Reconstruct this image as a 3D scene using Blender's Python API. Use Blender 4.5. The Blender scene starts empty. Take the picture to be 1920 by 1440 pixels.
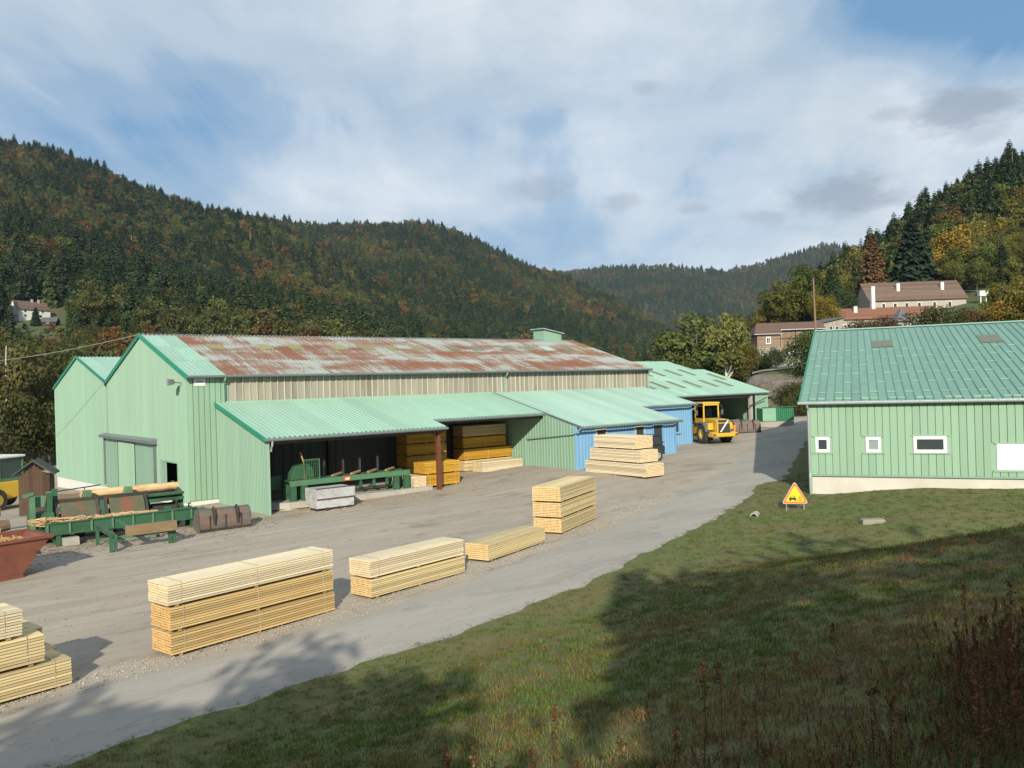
import bpy, bmesh, math, random
from mathutils import Vector, Matrix, noise as mn
R_ = random.Random(7)
rad = math.radians
scene = bpy.context.scene
COL = scene.collection

# ------------------------------------------------------------------ camera, sky, sun, exposure
ROLL, FPX, CAMH = 0.0289, 1554.0, 6.0
cam_d = bpy.data.cameras.new('camera'); cam = bpy.data.objects.new('camera', cam_d); COL.objects.link(cam)
cam_d.sensor_width = 36; cam_d.lens = 36*FPX/1920; cam_d.clip_start = .1; cam_d.clip_end = 12000
cam_d.shift_y = 0.0005
cam.matrix_world = Matrix.Translation((0, 0, CAMH)) @ Matrix.Rotation(rad(90), 4, 'X') @ Matrix.Rotation(-ROLL, 4, 'Z')
scene.camera = cam

SUN_EL, SUN_HEAD = rad(26.5), rad(1.5)      # shadows run along heading (clockwise from +Y)
sun_d = bpy.data.lights.new('sun', 'SUN'); sun = bpy.data.objects.new('sun', sun_d); COL.objects.link(sun)
sun_d.energy = 5.0; sun_d.angle = rad(.55); sun_d.color = (1.0, .92, .76)
ldir = Vector((math.sin(SUN_HEAD)*math.cos(SUN_EL), math.cos(SUN_HEAD)*math.cos(SUN_EL), -math.sin(SUN_EL)))
sun.rotation_euler = ldir.to_track_quat('-Z', 'Y').to_euler(); sun.location = (0, -60, 60)

vs = scene.view_settings
vs.view_transform = 'Standard'; vs.look = 'None'; vs.gamma = 1; vs.use_curve_mapping = False; vs.exposure = 0.22
scene.render.engine = 'CYCLES'
scene.cycles.use_denoising = True
scene.cycles.max_bounces = 6; scene.cycles.diffuse_bounces = 3; scene.cycles.glossy_bounces = 3
scene.cycles.transmission_bounces = 4; scene.cycles.volume_bounces = 0; scene.cycles.transparent_max_bounces = 8

def N(nt, typ, **kw):
    n = nt.nodes.new(typ)
    for k, v in kw.items():
        if k in n.inputs.keys() and not hasattr(n, k): n.inputs[k].default_value = v
        else: setattr(n, k, v)
    return n
def setin(n, **kw):
    for k, v in kw.items(): n.inputs[k.replace('_', ' ')].default_value = v
    return n
def link(nt, a, b): nt.links.new(a, b)
def math_(nt, op, a, b=None, c=None, clamp=False):
    n = nt.nodes.new('ShaderNodeMath'); n.operation = op; n.use_clamp = clamp
    for i, x in enumerate((a, b, c)):
        if x is None: continue
        if isinstance(x, (int, float)): n.inputs[i].default_value = x
        else: nt.links.new(x, n.inputs[i])
    return n.outputs[0]
def vmath(nt, op, a, b=None):
    n = nt.nodes.new('ShaderNodeVectorMath'); n.operation = op
    for i, x in enumerate((a, b)):
        if x is None: continue
        if isinstance(x, (tuple, list, Vector)): n.inputs[i].default_value = x
        else: nt.links.new(x, n.inputs[i])
    return n.outputs['Value'] if op in ('DOT_PRODUCT', 'LENGTH', 'DISTANCE') else n.outputs[0]
def mix(nt, fac, a, b, mode='MIX'):
    n = nt.nodes.new('ShaderNodeMix'); n.data_type = 'RGBA'; n.blend_type = mode
    for i, x in ((0, fac), (6, a), (7, b)):
        if isinstance(x, (int, float)): n.inputs[i].default_value = x
        elif isinstance(x, (tuple, list)): n.inputs[i].default_value = tuple(x)[:3] + (1,)
        else: nt.links.new(x, n.inputs[i])
    return n.outputs[2]
def ramp(nt, fac, stops, interp='LINEAR'):
    n = nt.nodes.new('ShaderNodeValToRGB'); cr = n.color_ramp; cr.interpolation = interp
    while len(cr.elements) < len(stops): cr.elements.new(.5)
    for e, (p, c) in zip(cr.elements, stops):
        e.position = p; e.color = (c, c, c, 1) if isinstance(c, (int, float)) else tuple(c)[:3]+(1,)
    nt.links.new(fac, n.inputs[0]); return n.outputs[0]
def noise_(nt, vec, scale, detail=4, rough=.55, dist=0):
    n = nt.nodes.new('ShaderNodeTexNoise'); setin(n, Scale=scale, Detail=detail, Roughness=rough, Distortion=dist)
    if vec is not None: nt.links.new(vec, n.inputs['Vector'])
    return n.outputs['Fac']
def mapping(nt, vec, scale=(1, 1, 1), loc=(0, 0, 0), rot=(0, 0, 0)):
    n = nt.nodes.new('ShaderNodeMapping'); n.inputs['Scale'].default_value = scale
    n.inputs['Location'].default_value = loc; n.inputs['Rotation'].default_value = rot
    nt.links.new(vec, n.inputs['Vector']); return n.outputs[0]

# --- world: daylight sky seen through a broken sheet of high cloud
wd = bpy.data.worlds.new('World'); scene.world = wd; wd.use_nodes = True
nt = wd.node_tree; nt.nodes.clear()
sky = N(nt, 'ShaderNodeTexSky', sky_type='NISHITA', sun_disc=False, sun_elevation=SUN_EL, sun_rotation=math.pi+SUN_HEAD,
        air_density=1.0, dust_density=1.2, ozone_density=1.6, altitude=450)
tc = N(nt, 'ShaderNodeTexCoord'); D = tc.outputs['Generated']
sep = N(nt, 'ShaderNodeSeparateXYZ'); link(nt, D, sep.inputs[0])
zc = math_(nt, 'MAXIMUM', sep.outputs[2], 0.0)
den = math_(nt, 'ADD', zc, .22)
comb = N(nt, 'ShaderNodeCombineXYZ')
link(nt, math_(nt, 'DIVIDE', sep.outputs[0], den), comb.inputs[0]); link(nt, math_(nt, 'DIVIDE', sep.outputs[1], den), comb.inputs[1])
pl = comb.outputs[0]
n1 = noise_(nt, mapping(nt, pl, (1.0, .8, 1), (3.1, 1.2, 0), (0, 0, .5)), 1.15, 3.5, .5, .3)
n2 = noise_(nt, mapping(nt, pl, (1.6, .55, 1), (7.4, 2.9, 1), (0, 0, -.6)), 3.0, 6, .58, .6)
cov = math_(nt, 'ADD', math_(nt, 'MULTIPLY', n1, .62), math_(nt, 'MULTIPLY', n2, .38))
def dirpx(px, py):
    X = (px-960); Y = (py-721)
    a = X*math.cos(ROLL)-Y*math.sin(ROLL); b = X*math.sin(ROLL)+Y*math.cos(ROLL)
    return Vector((a, FPX, -b)).normalized()
soft_n = noise_(nt, mapping(nt, D, (1, 1, 1.8), (4, 2, 0)), 5, 3, .6)
rag_n = noise_(nt, mapping(nt, D, (1, 1, 2.4), (1, 7, 0)), 24, 4, .65)
def blob(px, py, r, soft, squash, amp, nz):
    """a cloud (or a gap) round one direction of the sky, ragged by noise: 1 inside, 0 outside"""
    off = mapping(nt, vmath(nt, 'SUBTRACT', D, tuple(dirpx(px, py))), (1, 1, squash))
    ln = math_(nt, 'ADD', vmath(nt, 'LENGTH', off), math_(nt, 'MULTIPLY', math_(nt, 'SUBTRACT', nz, .5), amp*r*4))
    m = nt.nodes.new('ShaderNodeMapRange'); m.interpolation_type = 'SMOOTHSTEP'
    nt.links.new(ln, m.inputs[0]); m.inputs[1].default_value = r*(1-soft); m.inputs[2].default_value = r*(1+soft)
    m.inputs[3].default_value = 1; m.inputs[4].default_value = 0
    return m.outputs[0]
gaps = None
for (px, py, r, w) in ((1800, 10, .13, .30), (430, 300, .13, .10), (760, 190, .10, .13), (960, 260, .09, .15), (330, 190, .16, .05), (1330, 300, .15, .07), (120, 200, .16, .05)):
    g_ = math_(nt, 'MULTIPLY', blob(px, py, r, .8, 2.0, .3, soft_n), w)
    gaps = g_ if gaps is None else math_(nt, 'ADD', gaps, g_)
for (px, py, r, w) in ((1080, 120, .22, .12), (700, 330, .12, .10), (480, 110, .16, .09), (1640, 220, .14, .10), (1400, 460, .12, .10)):
    gaps = math_(nt, 'SUBTRACT', gaps, math_(nt, 'MULTIPLY', blob(px, py, r, .85, 1.6, .3, soft_n), w))
cov = math_(nt, 'SUBTRACT', cov, gaps)
cfac = ramp(nt, cov, [(.27, 0), (.39, .35), (.49, .72), (.64, 1)], 'EASE')
cdetail = noise_(nt, mapping(nt, pl, (1, 1, 1), (1, 5, 2)), 1.9, 5, .55, .4)
ccol = mix(nt, ramp(nt, cdetail, [(.32, 0), (.68, 1)]), (5.3, 6.3, 7.2), (8.8, 9.3, 9.7))
skyc = mix(nt, .7, sky.outputs[0], (1.7, 3.8, 6.5))
c = mix(nt, math_(nt, 'MULTIPLY', cfac, .93), skyc, ccol)
dark = None
for (px, py, r) in ((1810, 205, .045), (1590, 366, .05), (1675, 212, .018), (1850, 250, .022), (1025, 352, .035), (1160, 380, .022), (1300, 390, .016), (1430, 408, .02), (1215, 163, .018)):
    b_ = blob(px, py, r, .6, 2.6, .6, rag_n)
    b_ = math_(nt, 'MULTIPLY', b_, .75 if r > .04 else .42)
    dark = b_ if dark is None else math_(nt, 'MAXIMUM', dark, b_)
c = mix(nt, dark, c, (3.4, 4.0, 4.9))
bg = N(nt, 'ShaderNodeBackground'); bg.inputs['Strength'].default_value = .085
wd.cycles.sampling_method = 'MANUAL'; wd.cycles.sample_map_resolution = 256
link(nt, c, bg.inputs[0]); wo = N(nt, 'ShaderNodeOutputWorld'); link(nt, bg.outputs[0], wo.inputs[0])

# ------------------------------------------------------------------ surveyed positions
BA = rad(51.3)
U = Vector((math.sin(BA), math.cos(BA), 0)); V = Vector((-math.cos(BA), math.sin(BA), 0))
C0 = Vector((-17.37, 44.30, 0))
def W(u, v, z=0): p = C0+U*u+V*v; return Vector((p.x, p.y, z))
def uv(x, y): dx, dy = x-C0.x, y-C0.y; return dx*U.x+dy*U.y, dx*V.x+dy*V.y
def lerp(t, T):
    if t <= T[0][0]: return T[0][1]
    for (a, b), (c_, d) in zip(T, T[1:]):
        if t <= c_: return b+(d-b)*(t-a)/(c_-a)
    return T[-1][1]
def sst(a, b, x):
    t = min(1, max(0, (x-a)/(b-a))); return t*t*(3-2*t)
FU = [(-60, -1.2), (-10, -.15), (0, 0), (11.6, .22), (20, .68), (30, 1.05), (36, 1.16), (50, 1.45), (85, 2.6), (140, 6)]
def zg(x, y):
    """height of the yard"""
    u, v = uv(x, y); z = lerp(u, FU)*(1-.35*sst(-6, -20, v))
    if v > 0: z -= .05*min(v, 45)*(1-sst(0, 12, u))
    return z
def lvl(px, py):
    dx, dy = px-960, py-721
    return dx*math.cos(ROLL)-dy*math.sin(ROLL), dx*math.sin(ROLL)+dy*math.cos(ROLL)
def at(px, py, d):
    X, Y = lvl(px, py); return Vector((X*d/FPX, d, CAMH-Y*d/FPX))
def gg(px, py):
    z = 0
    for _ in range(25):
        X, Y = lvl(px, py); d = FPX*(CAMH-z)/Y; x = X*d/FPX; z = zg(x, d)
    return Vector((x, d, z))

# ------------------------------------------------------------------ mesh helpers
class MB:
    def __init__(s): s.v = []; s.f = []; s.m = []
    def add(s, vs_, fs, mi=0, mat=None):
        o = len(s.v)
        s.v += [tuple(mat @ Vector(p)) if mat else tuple(p) for p in vs_]
        s.f += [tuple(i+o for i in f) for f in fs]; s.m += [mi]*len(fs); return s
    def box(s, x0, x1, y0, y1, z0, z1, mi=0, mat=None):
        return s.add([(x0, y0, z0), (x1, y0, z0), (x1, y1, z0), (x0, y1, z0), (x0, y0, z1), (x1, y0, z1), (x1, y1, z1), (x0, y1, z1)],
                     [(0, 3, 2, 1), (4, 5, 6, 7), (0, 1, 5, 4), (1, 2, 6, 5), (2, 3, 7, 6), (3, 0, 4, 7)], mi, mat)
    def prism(s, prof, a, b, axis='x', mi=0, mat=None):
        """closed profile extruded from a to b along an axis; profile is (y,z) for x, (x,z) for y, (x,y) for z"""
        n = len(prof)
        mk = {'x': lambda t, p: (t, p[0], p[1]), 'y': lambda t, p: (p[0], t, p[1]), 'z': lambda t, p: (p[0], p[1], t)}[axis]
        return s.add([mk(a, p) for p in prof]+[mk(b, p) for p in prof],
                     [tuple(range(n))[::-1], tuple(range(n, 2*n))]+[(i, (i+1) % n, n+(i+1) % n, n+i) for i in range(n)], mi, mat)
    def bar(s, p, q, w, h=None, mi=0):
        """square bar between two points"""
        h = h or w; p, q = Vector(p), Vector(q); d = (q-p).normalized()
        a = d.cross(Vector((0, 0, 1)));  a = a.normalized() if a.length > 1e-3 else Vector((1, 0, 0)); b = a.cross(d)
        pts = []
        for e in (p, q):
            for i, j in ((-1, -1), (1, -1), (1, 1), (-1, 1)): pts.append(e+a*(i*w/2)+b*(j*h/2))
        return s.add(pts, [(0, 1, 2, 3), (7, 6, 5, 4), (0, 4, 5, 1), (1, 5, 6, 2), (2, 6, 7, 3), (3, 7, 4, 0)], mi)
    def tube(s, pts, rs, n=8, mi=0, cap=True):
        pts = [Vector(p) for p in pts]; rs = rs if isinstance(rs, (list, tuple)) else [rs]*len(pts); rings = []; o = len(s.v)
        for i, p in enumerate(pts):
            d = (pts[min(i+1, len(pts)-1)]-pts[max(i-1, 0)]).normalized()
            a = d.cross(Vector((.13, .21, 1)) if abs(d.z) < .95 else Vector((1, .1, 0))).normalized(); b = d.cross(a)
            s.v += [tuple(p+(a*math.cos(t)+b*math.sin(t))*rs[i]) for t in (2*math.pi*k/n for k in range(n))]
        for i in range(len(pts)-1):
            for k in range(n):
                s.f.append((o+i*n+k, o+i*n+(k+1) % n, o+(i+1)*n+(k+1) % n, o+(i+1)*n+k)); s.m.append(mi)
        if cap:
            s.f += [tuple(o+k for k in range(n))[::-1], tuple(o+(len(pts)-1)*n+k for k in range(n))]; s.m += [mi, mi]
        return s
    def lathe(s, prof, n=20, mi=0, mat=None):
        """profile (x along axis, r) turned round the x axis"""
        o = []; f = []
        for x, r in prof:
            for k in range(n): t = 2*math.pi*k/n; o.append((x, r*math.cos(t), r*math.sin(t)))
        m = len(prof)
        for i in range(m-1):
            for k in range(n): f.append((i*n+k, (i+1)*n+k, (i+1)*n+(k+1) % n, i*n+(k+1) % n))
        return s.add(o, f, mi, mat)
    def corr(s, o, w, l, nrm, width, length, pitch, depth, rib=.35, mi=0):
        """trapezoidal sheet: ribs run along l, profile along w"""
        o, w, l, nrm = Vector(o), Vector(w).normalized(), Vector(l).normalized(), Vector(nrm).normalized()
        n = max(1, round(width/pitch)); p = width/n; xs = []
        for i in range(n):
            b = i*p; xs += [(b, 0), (b+p*(1-rib-.16), 0), (b+p*(1-rib-.08), depth), (b+p*(1-.08), depth)]
        xs.append((width, 0)); k = len(s.v)
        for t in (0, length): s.v += [tuple(o+w*x+nrm*d+l*t) for x, d in xs]
        m = len(xs)
        for i in range(m-1): s.f.append((k+i, k+i+1, k+m+i+1, k+m+i)); s.m.append(mi)
        return s
    def mesh(s, name, mats, smooth=False, bevel=0):
        me = bpy.data.meshes.new(name); me.from_pydata(s.v, [], s.f)
        for m in (mats if isinstance(mats, (list, tuple)) else [mats]): me.materials.append(m)
        me.polygons.foreach_set('material_index', s.m)
        if bevel:
            bm = bmesh.new(); bm.from_mesh(me); bmesh.ops.remove_doubles(bm, verts=bm.verts, dist=1e-5)
            bmesh.ops.bevel(bm, geom=[e for e in bm.edges if len(e.link_faces) == 2 and e.calc_face_angle() > .5], offset=bevel, segments=2, affect='EDGES', profile=.6, clamp_overlap=True)
            bm.to_mesh(me); bm.free()
        if smooth: me.polygons.foreach_set('use_smooth', [True]*len(me.polygons))
        me.update(); return me
    def build(s, name, mats, parent=None, loc=None, rotz=0, smooth=False, bevel=0, color=None):
        return place(name, s.mesh(name, mats, smooth, bevel), parent, loc, rotz, color)
def place(name, me, parent=None, loc=None, rotz=0, color=None, mat=None):
    o = bpy.data.objects.new(name, me); COL.objects.link(o)
    if parent: o.parent = parent
    if mat is not None: o.matrix_basis = mat
    else:
        if loc is not None: o.location = loc
        o.rotation_euler = (0, 0, rotz)
    if color: o.color = tuple(color)[:3]+(1,)
    return o
def tag(o, label=None, cat=None, group=None, kind=None):
    if label: o['label'] = label
    if cat: o['category'] = cat
    if group: o['group'] = group
    if kind: o['kind'] = kind
    return o
def thing(name, label, cat, loc=(0, 0, 0), rotz=0, group=None):
    o = bpy.data.objects.new(name, None); COL.objects.link(o); o.location = loc; o.rotation_euler = (0, 0, rotz)
    o.empty_display_size = .3
    return tag(o, label, cat, group)
def frame(o, x, y, z):
    """matrix whose columns are the given axes"""
    m = Matrix.Identity(4)
    for i, a in enumerate((x, y, z)):
        for j in range(3): m[j][i] = a[j]
    for j in range(3): m[j][3] = o[j]
    return m
# ------------------------------------------------------------------ materials
def newmat(name):
    m = bpy.data.materials.new(name); m.use_nodes = True; t = m.node_tree; t.nodes.clear()
    out = t.nodes.new('ShaderNodeOutputMaterial'); p = t.nodes.new('ShaderNodeBsdfPrincipled'); t.links.new(p.outputs[0], out.inputs[0])
    return m, t, p, out
def objco(t, off=7.0):
    """object coordinates shifted by the object's own random number, so that no two pieces look the same"""
    tc_ = t.nodes.new('ShaderNodeTexCoord'); oi = t.nodes.new('ShaderNodeObjectInfo')
    k = math_(t, 'MULTIPLY', oi.outputs['Random'], off*13)
    cb = t.nodes.new('ShaderNodeCombineXYZ'); t.links.new(k, cb.inputs[0]); t.links.new(k, cb.inputs[2])
    return vmath(t, 'ADD', tc_.outputs['Object'], cb.outputs[0]), oi
def bump(t, p, h, strength=.3, dist=.02):
    b = t.nodes.new('ShaderNodeBump'); b.inputs['Strength'].default_value = strength; b.inputs['Distance'].default_value = dist
    t.links.new(h, b.inputs['Height']); t.links.new(b.outputs[0], p.inputs['Normal'])
def mat(name, base, rough=.65, var=.18, scale=2.5, stretch=(1, 1, 1), rnd=.12, metal=0, dirt=None, dirt_amt=.5, dirt_scale=1.2, bmp=0, spec=.4, world=False):
    m, t, p, out = newmat(name)
    co, oi = objco(t)
    if world:
        g_ = t.nodes.new('ShaderNodeNewGeometry'); co = g_.outputs['Position']
    n = noise_(t, mapping(t, co, stretch), scale, 5, .6)
    f = math_(t, 'ADD', math_(t, 'MULTIPLY', math_(t, 'SUBTRACT', n, .5), var*2.2), math_(t, 'MULTIPLY', math_(t, 'SUBTRACT', oi.outputs['Random'], .5), rnd*2))
    lo = [max(0, c_*.5) for c_ in base]; hi = [min(1, c_*1.5) for c_ in base]
    col = mix(t, math_(t, 'ADD', f, .5, clamp=True), lo, hi)
    if dirt:
        dn = noise_(t, mapping(t, co, [s_*.8 for s_ in stretch], (3, 4, 5)), dirt_scale, 6, .65)
        col = mix(t, math_(t, 'MULTIPLY', ramp(t, dn, [(.48, 0), (.72, 1)]), dirt_amt), col, dirt)
    t.links.new(col, p.inputs['Base Color'])
    p.inputs['Roughness'].default_value = rough; p.inputs['Metallic'].default_value = metal; p.inputs['Specular IOR Level'].default_value = spec
    if bmp:
        bump(t, p, noise_(t, mapping(t, co, stretch), scale*6, 4, .6), bmp, .02)
    return m
M = {}
def mk(k, *a, **kw): M[k] = mat(k, *a, **kw)
mk('pale_green', (.222, .355, .262), .5, .19, 1.5, (1, 1, .06), .05, dirt=(.20, .29, .23), dirt_amt=.35, dirt_scale=.7)
mk('panel_green', (.232, .368, .262), .45, .10, 1.2, (1, 1, .09), .06, dirt=(.25, .36, .24), dirt_amt=.3, dirt_scale=.9)
mk('roof_green', (.275, .445, .355), .45, .12, .7, (1, .35, 1), .08, dirt=(.28, .40, .31), dirt_amt=.4, dirt_scale=.9)
mk('roof_pale', (.30, .455, .39), .45, .12, .7, (1, .35, 1), .08, dirt=(.36, .46, .38), dirt_amt=.4, dirt_scale=.9)
mk('warehouse_roof', (.15, .29, .22), .42, .14, .9, (1, .2, 1), .05, dirt=(.12, .22, .17), dirt_amt=.5, dirt_scale=1.3)
mk('snow_bar', (.26, .43, .325), .5, .1, 3)
mk('teal', (.015, .25, .15), .4, .12, 2)
mk('gutter', (.16, .19, .19), .45, .15, 3, metal=.3)
mk('zinc', (.42, .46, .46), .4, .15, 4, metal=.5)
mk('downpipe', (.22, .36, .28), .5, .15, 4)
mk('grey_clad', (.285, .268, .218), .85, .16, 1.5, (1, 1, .25), .16, dirt=(.15, .135, .105), dirt_amt=.6, dirt_scale=1.1, bmp=.15)
mk('batten', (.44, .41, .33), .8, .15, 2, (1, 1, .3), .15, dirt=(.2, .17, .12), dirt_amt=.4)
mk('blue_panel', (.18, .365, .57), .5, .12, .9, (1, 1, .25), .10, dirt=(.14, .24, .38), dirt_amt=.4)
mk('plinth', (.50, .48, .43), .9, .12, 1.0, dirt=(.36, .33, .27), dirt_amt=.45, dirt_scale=.7, bmp=.2)
mk('white_wall', (.72, .70, .64), .85, .08, 1.2, dirt=(.5, .46, .38), dirt_amt=.3)
mk('white_frame', (.80, .80, .78), .35, .04, 3)
mk('dark', (.02, .02, .02), .8, .1, 3)
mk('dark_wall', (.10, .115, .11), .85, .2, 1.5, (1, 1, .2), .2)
mk('concrete', (.34, .32, .28), .9, .15, 1.2, dirt=(.18, .16, .13), dirt_amt=.5, bmp=.25)
mk('brown_steel', (.13, .045, .025), .6, .2, 3)
mk('red_paint', (.17, .06, .038), .62, .16, 1.3, dirt=(.09, .035, .022), dirt_amt=.6, dirt_scale=1.6)
mk('machine_green', (.035, .105, .055), .5, .2, 1.6, dirt=(.03, .035, .025), dirt_amt=.75, dirt_scale=1.5)
mk('machine_light', (.085, .20, .11), .5, .2, 2, dirt=(.08, .12, .07), dirt_amt=.5)
mk('rust_plate', (.09, .10, .06), .65, .3, 2, dirt=(.24, .055, .02), dirt_amt=.9, dirt_scale=2.2)
mk('dark_steel', (.05, .048, .045), .55, .3, 3, dirt=(.15, .07, .035), dirt_amt=.6, dirt_scale=3, metal=.3)
mk('bucket_steel', (.12, .105, .095), .6, .3, 2, dirt=(.24, .10, .04), dirt_amt=.7, dirt_scale=2)
mk('pale_steel', (.42, .44, .46), .55, .2, 2, dirt=(.24, .15, .09), dirt_amt=.7, dirt_scale=2.4)
mk('old_wood', (.065, .038, .024), .85, .25, 2, (1, 1, .15), .25, bmp=.2)
mk('barn_wood', (.23, .165, .12), .85, .2, 1.5, (1, .15, .15), .25, bmp=.2)
mk('pole_wood', (.20, .14, .09), .85, .2, 3, (1, 1, .1), bmp=.2)
mk('bearer', (.36, .24, .12), .8, .2, 4)
mk('baulk', (.24, .165, .09), .85, .35, 3, (.2, 1, 1), dirt=(.10, .07, .045), dirt_amt=.6, bmp=.3)
mk('roofing_felt', (.06, .058, .055), .8, .2, 2)
mk('log_bark', (.16, .11, .07), .9, .35, 5, bmp=.6)
mk('log_peeled', (.58, .38, .20), .8, .5, 4, (.3, 1, 1), dirt=(.30, .16, .07), dirt_amt=.6, dirt_scale=5, bmp=.3)
mk('chips', (.48, .29, .13), .9, .35, 14, bmp=.6, rnd=.3)
mk('sawdust', (.55, .46, .30), .95, .15, 6, bmp=.2)
mk('yellow_paint', (.66, .41, .045), .38, .10, 2, dirt=(.35, .20, .05), dirt_amt=.35, dirt_scale=2)
mk('tyre', (.035, .032, .03), .85, .25, 6, dirt=(.16, .13, .09), dirt_amt=.5, bmp=.4)
mk('rim', (.45, .30, .06), .5, .2, 5)
mk('alloy', (.55, .55, .55), .35, .1, 5, metal=.6)
mk('engine_grille', (.03, .03, .03), .5, .2, 5)
mk('grey_plastic', (.10, .10, .10), .6, .15, 4)
mk('car_grey', (.06, .062, .068), .25, .05, 2, metal=.4)
mk('orange_dirt', (.50, .19, .05), .7, .2, 5)
mk('tile_roof', (.13, .08, .058), .85, .22, 3, (1, 1, 1), .2, dirt=(.12, .07, .05), dirt_amt=.4)
mk('tile_dark', (.135, .09, .068), .85, .22, 3, (1, 1, 1), .2, dirt=(.10, .065, .05), dirt_amt=.5)
mk('tile_orange', (.215, .10, .062), .85, .22, 3, (1, 1, 1), .2, dirt=(.2, .09, .06), dirt_amt=.4)
mk('slate', (.10, .10, .11), .6, .2, 3)
mk('house_cream', (.60, .53, .42), .9, .1, 1.5, dirt=(.42, .36, .28), dirt_amt=.3)
mk('house_grey', (.34, .31, .27), .9, .12, 1.5, dirt=(.24, .22, .18), dirt_amt=.4)
mk('house_pink', (.40, .36, .30), .9, .1, 1.5)
mk('trunk', (.10, .075, .055), .9, .3, 3, (1, 1, .3), bmp=.5)
mk('birch', (.60, .57, .50), .8, .25, 4, (1, 1, .4), dirt=(.06, .05, .045), dirt_amt=.8, dirt_scale=2.5)
mk('snag', (.36, .33, .29), .8, .2, 3)
mk('rock', (.15, .125, .105), .9, .35, .9, dirt=(.085, .095, .035), dirt_amt=.85, dirt_scale=.5, bmp=.6, rnd=0)
mk('stone', (.26, .24, .20), .9, .2, 3, bmp=.4)
mk('sign_red', (.70, .10, .02), .45, .05, 3)
mk('sign_yellow', (.86, .52, .02), .45, .05, 3)
mk('sign_white', (.82, .82, .80), .45, .03, 3)
mk('sign_black', (.02, .02, .02), .5, .05, 3)
mk('sign_blue', (.02, .12, .50), .45, .05, 3)
mk('strap', (.45, .40, .28), .5, .1, 4)
mk('skylight', (.24, .23, .11), .6, .2, 2, dirt=(.16, .12, .07), dirt_amt=.6, dirt_scale=2)
mk('skylight_dark', (.16, .17, .12), .5, .2, 2)
mk('wire', (.28, .30, .28), .6, .05, 2)
mk('container_green', (.03, .16, .08), .5, .15, 2)
mk('container_pale', (.22, .40, .28), .5, .15, 2)
mk('lamp_body', (.12, .13, .12), .5, .1, 3)

def glassmat(name, tint=(.02, .025, .03), rough=.08):
    m, t, p, out = newmat(name)
    p.inputs['Base Color'].default_value = tint+(1,); p.inputs['Roughness'].default_value = rough; p.inputs['Specular IOR Level'].default_value = .8
    co, oi = objco(t); bump(t, p, noise_(t, co, 1.2, 2), .05, .05)
    M[name] = m
glassmat('pane', (.045, .055, .06), .12); glassmat('pane_milk', (.24, .28, .30), .3)
def clearglass():
    m, t, p, out = newmat('cab_glass')
    tr = t.nodes.new('ShaderNodeBsdfTransparent'); tr.inputs[0].default_value = (.62, .70, .68, 1)
    gl = t.nodes.new('ShaderNodeBsdfGlossy'); gl.inputs['Roughness'].default_value = .03
    fr = t.nodes.new('ShaderNodeFresnel'); fr.inputs[0].default_value = 1.45
    mx = t.nodes.new('ShaderNodeMixShader'); t.links.new(fr.outputs[0], mx.inputs[0]); t.links.new(tr.outputs[0], mx.inputs[1]); t.links.new(gl.outputs[0], mx.inputs[2])
    t.nodes.remove(p); t.links.new(mx.outputs[0], out.inputs[0]); M['cab_glass'] = m
clearglass()

def rusty_roof():
    m, t, p, out = newmat('rusty_sheet')
    co, oi = objco(t, 11)
    g_ = t.nodes.new('ShaderNodeNewGeometry'); pos = g_.outputs['Position']
    # rotate world position into the hall's own directions: x along the ridge, y up the slope
    b = mapping(t, pos, (1, 1, 1), (0, 0, 0), (0, 0, -(math.pi/2-BA)))
    big = noise_(t, mapping(t, b, (.16, .55, .3)), 1.0, 4, .6, .4)
    streak = noise_(t, mapping(t, b, (8.5, .5, .3)), 1.0, 4, .6)
    fine = noise_(t, mapping(t, b, (12, 5, 5)), 1.0, 4, .7)
    s_ = math_(t, 'ADD', math_(t, 'MULTIPLY', big, 1.2), math_(t, 'MULTIPLY', streak, .85))
    s_ = math_(t, 'ADD', s_, math_(t, 'MULTIPLY', math_(t, 'SUBTRACT', oi.outputs['Random'], .5), .20))
    s_ = math_(t, 'ADD', s_, math_(t, 'MULTIPLY', fine, .45))
    f = ramp(t, math_(t, 'MULTIPLY', s_, .5), [(.57, 0), (.63, .65), (.72, 1)])
    zinc = mix(t, streak, (.25, .29, .278), (.37, .415, .395))
    zinc = mix(t, ramp(t, noise_(t, mapping(t, b, (3, .4, .4), (9, 9, 9)), 1, 4), [(.5, 0), (.7, .6)]), zinc, (.30, .265, .20))
    rust = mix(t, fine, (.115, .048, .027), (.27, .112, .053))
    col = mix(t, f, zinc, rust)
    t.links.new(col, p.inputs['Base Color']); p.inputs['Roughness'].default_value = .7; p.inputs['Metallic'].default_value = .0
    M['rusty_sheet'] = m
rusty_roof()

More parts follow.
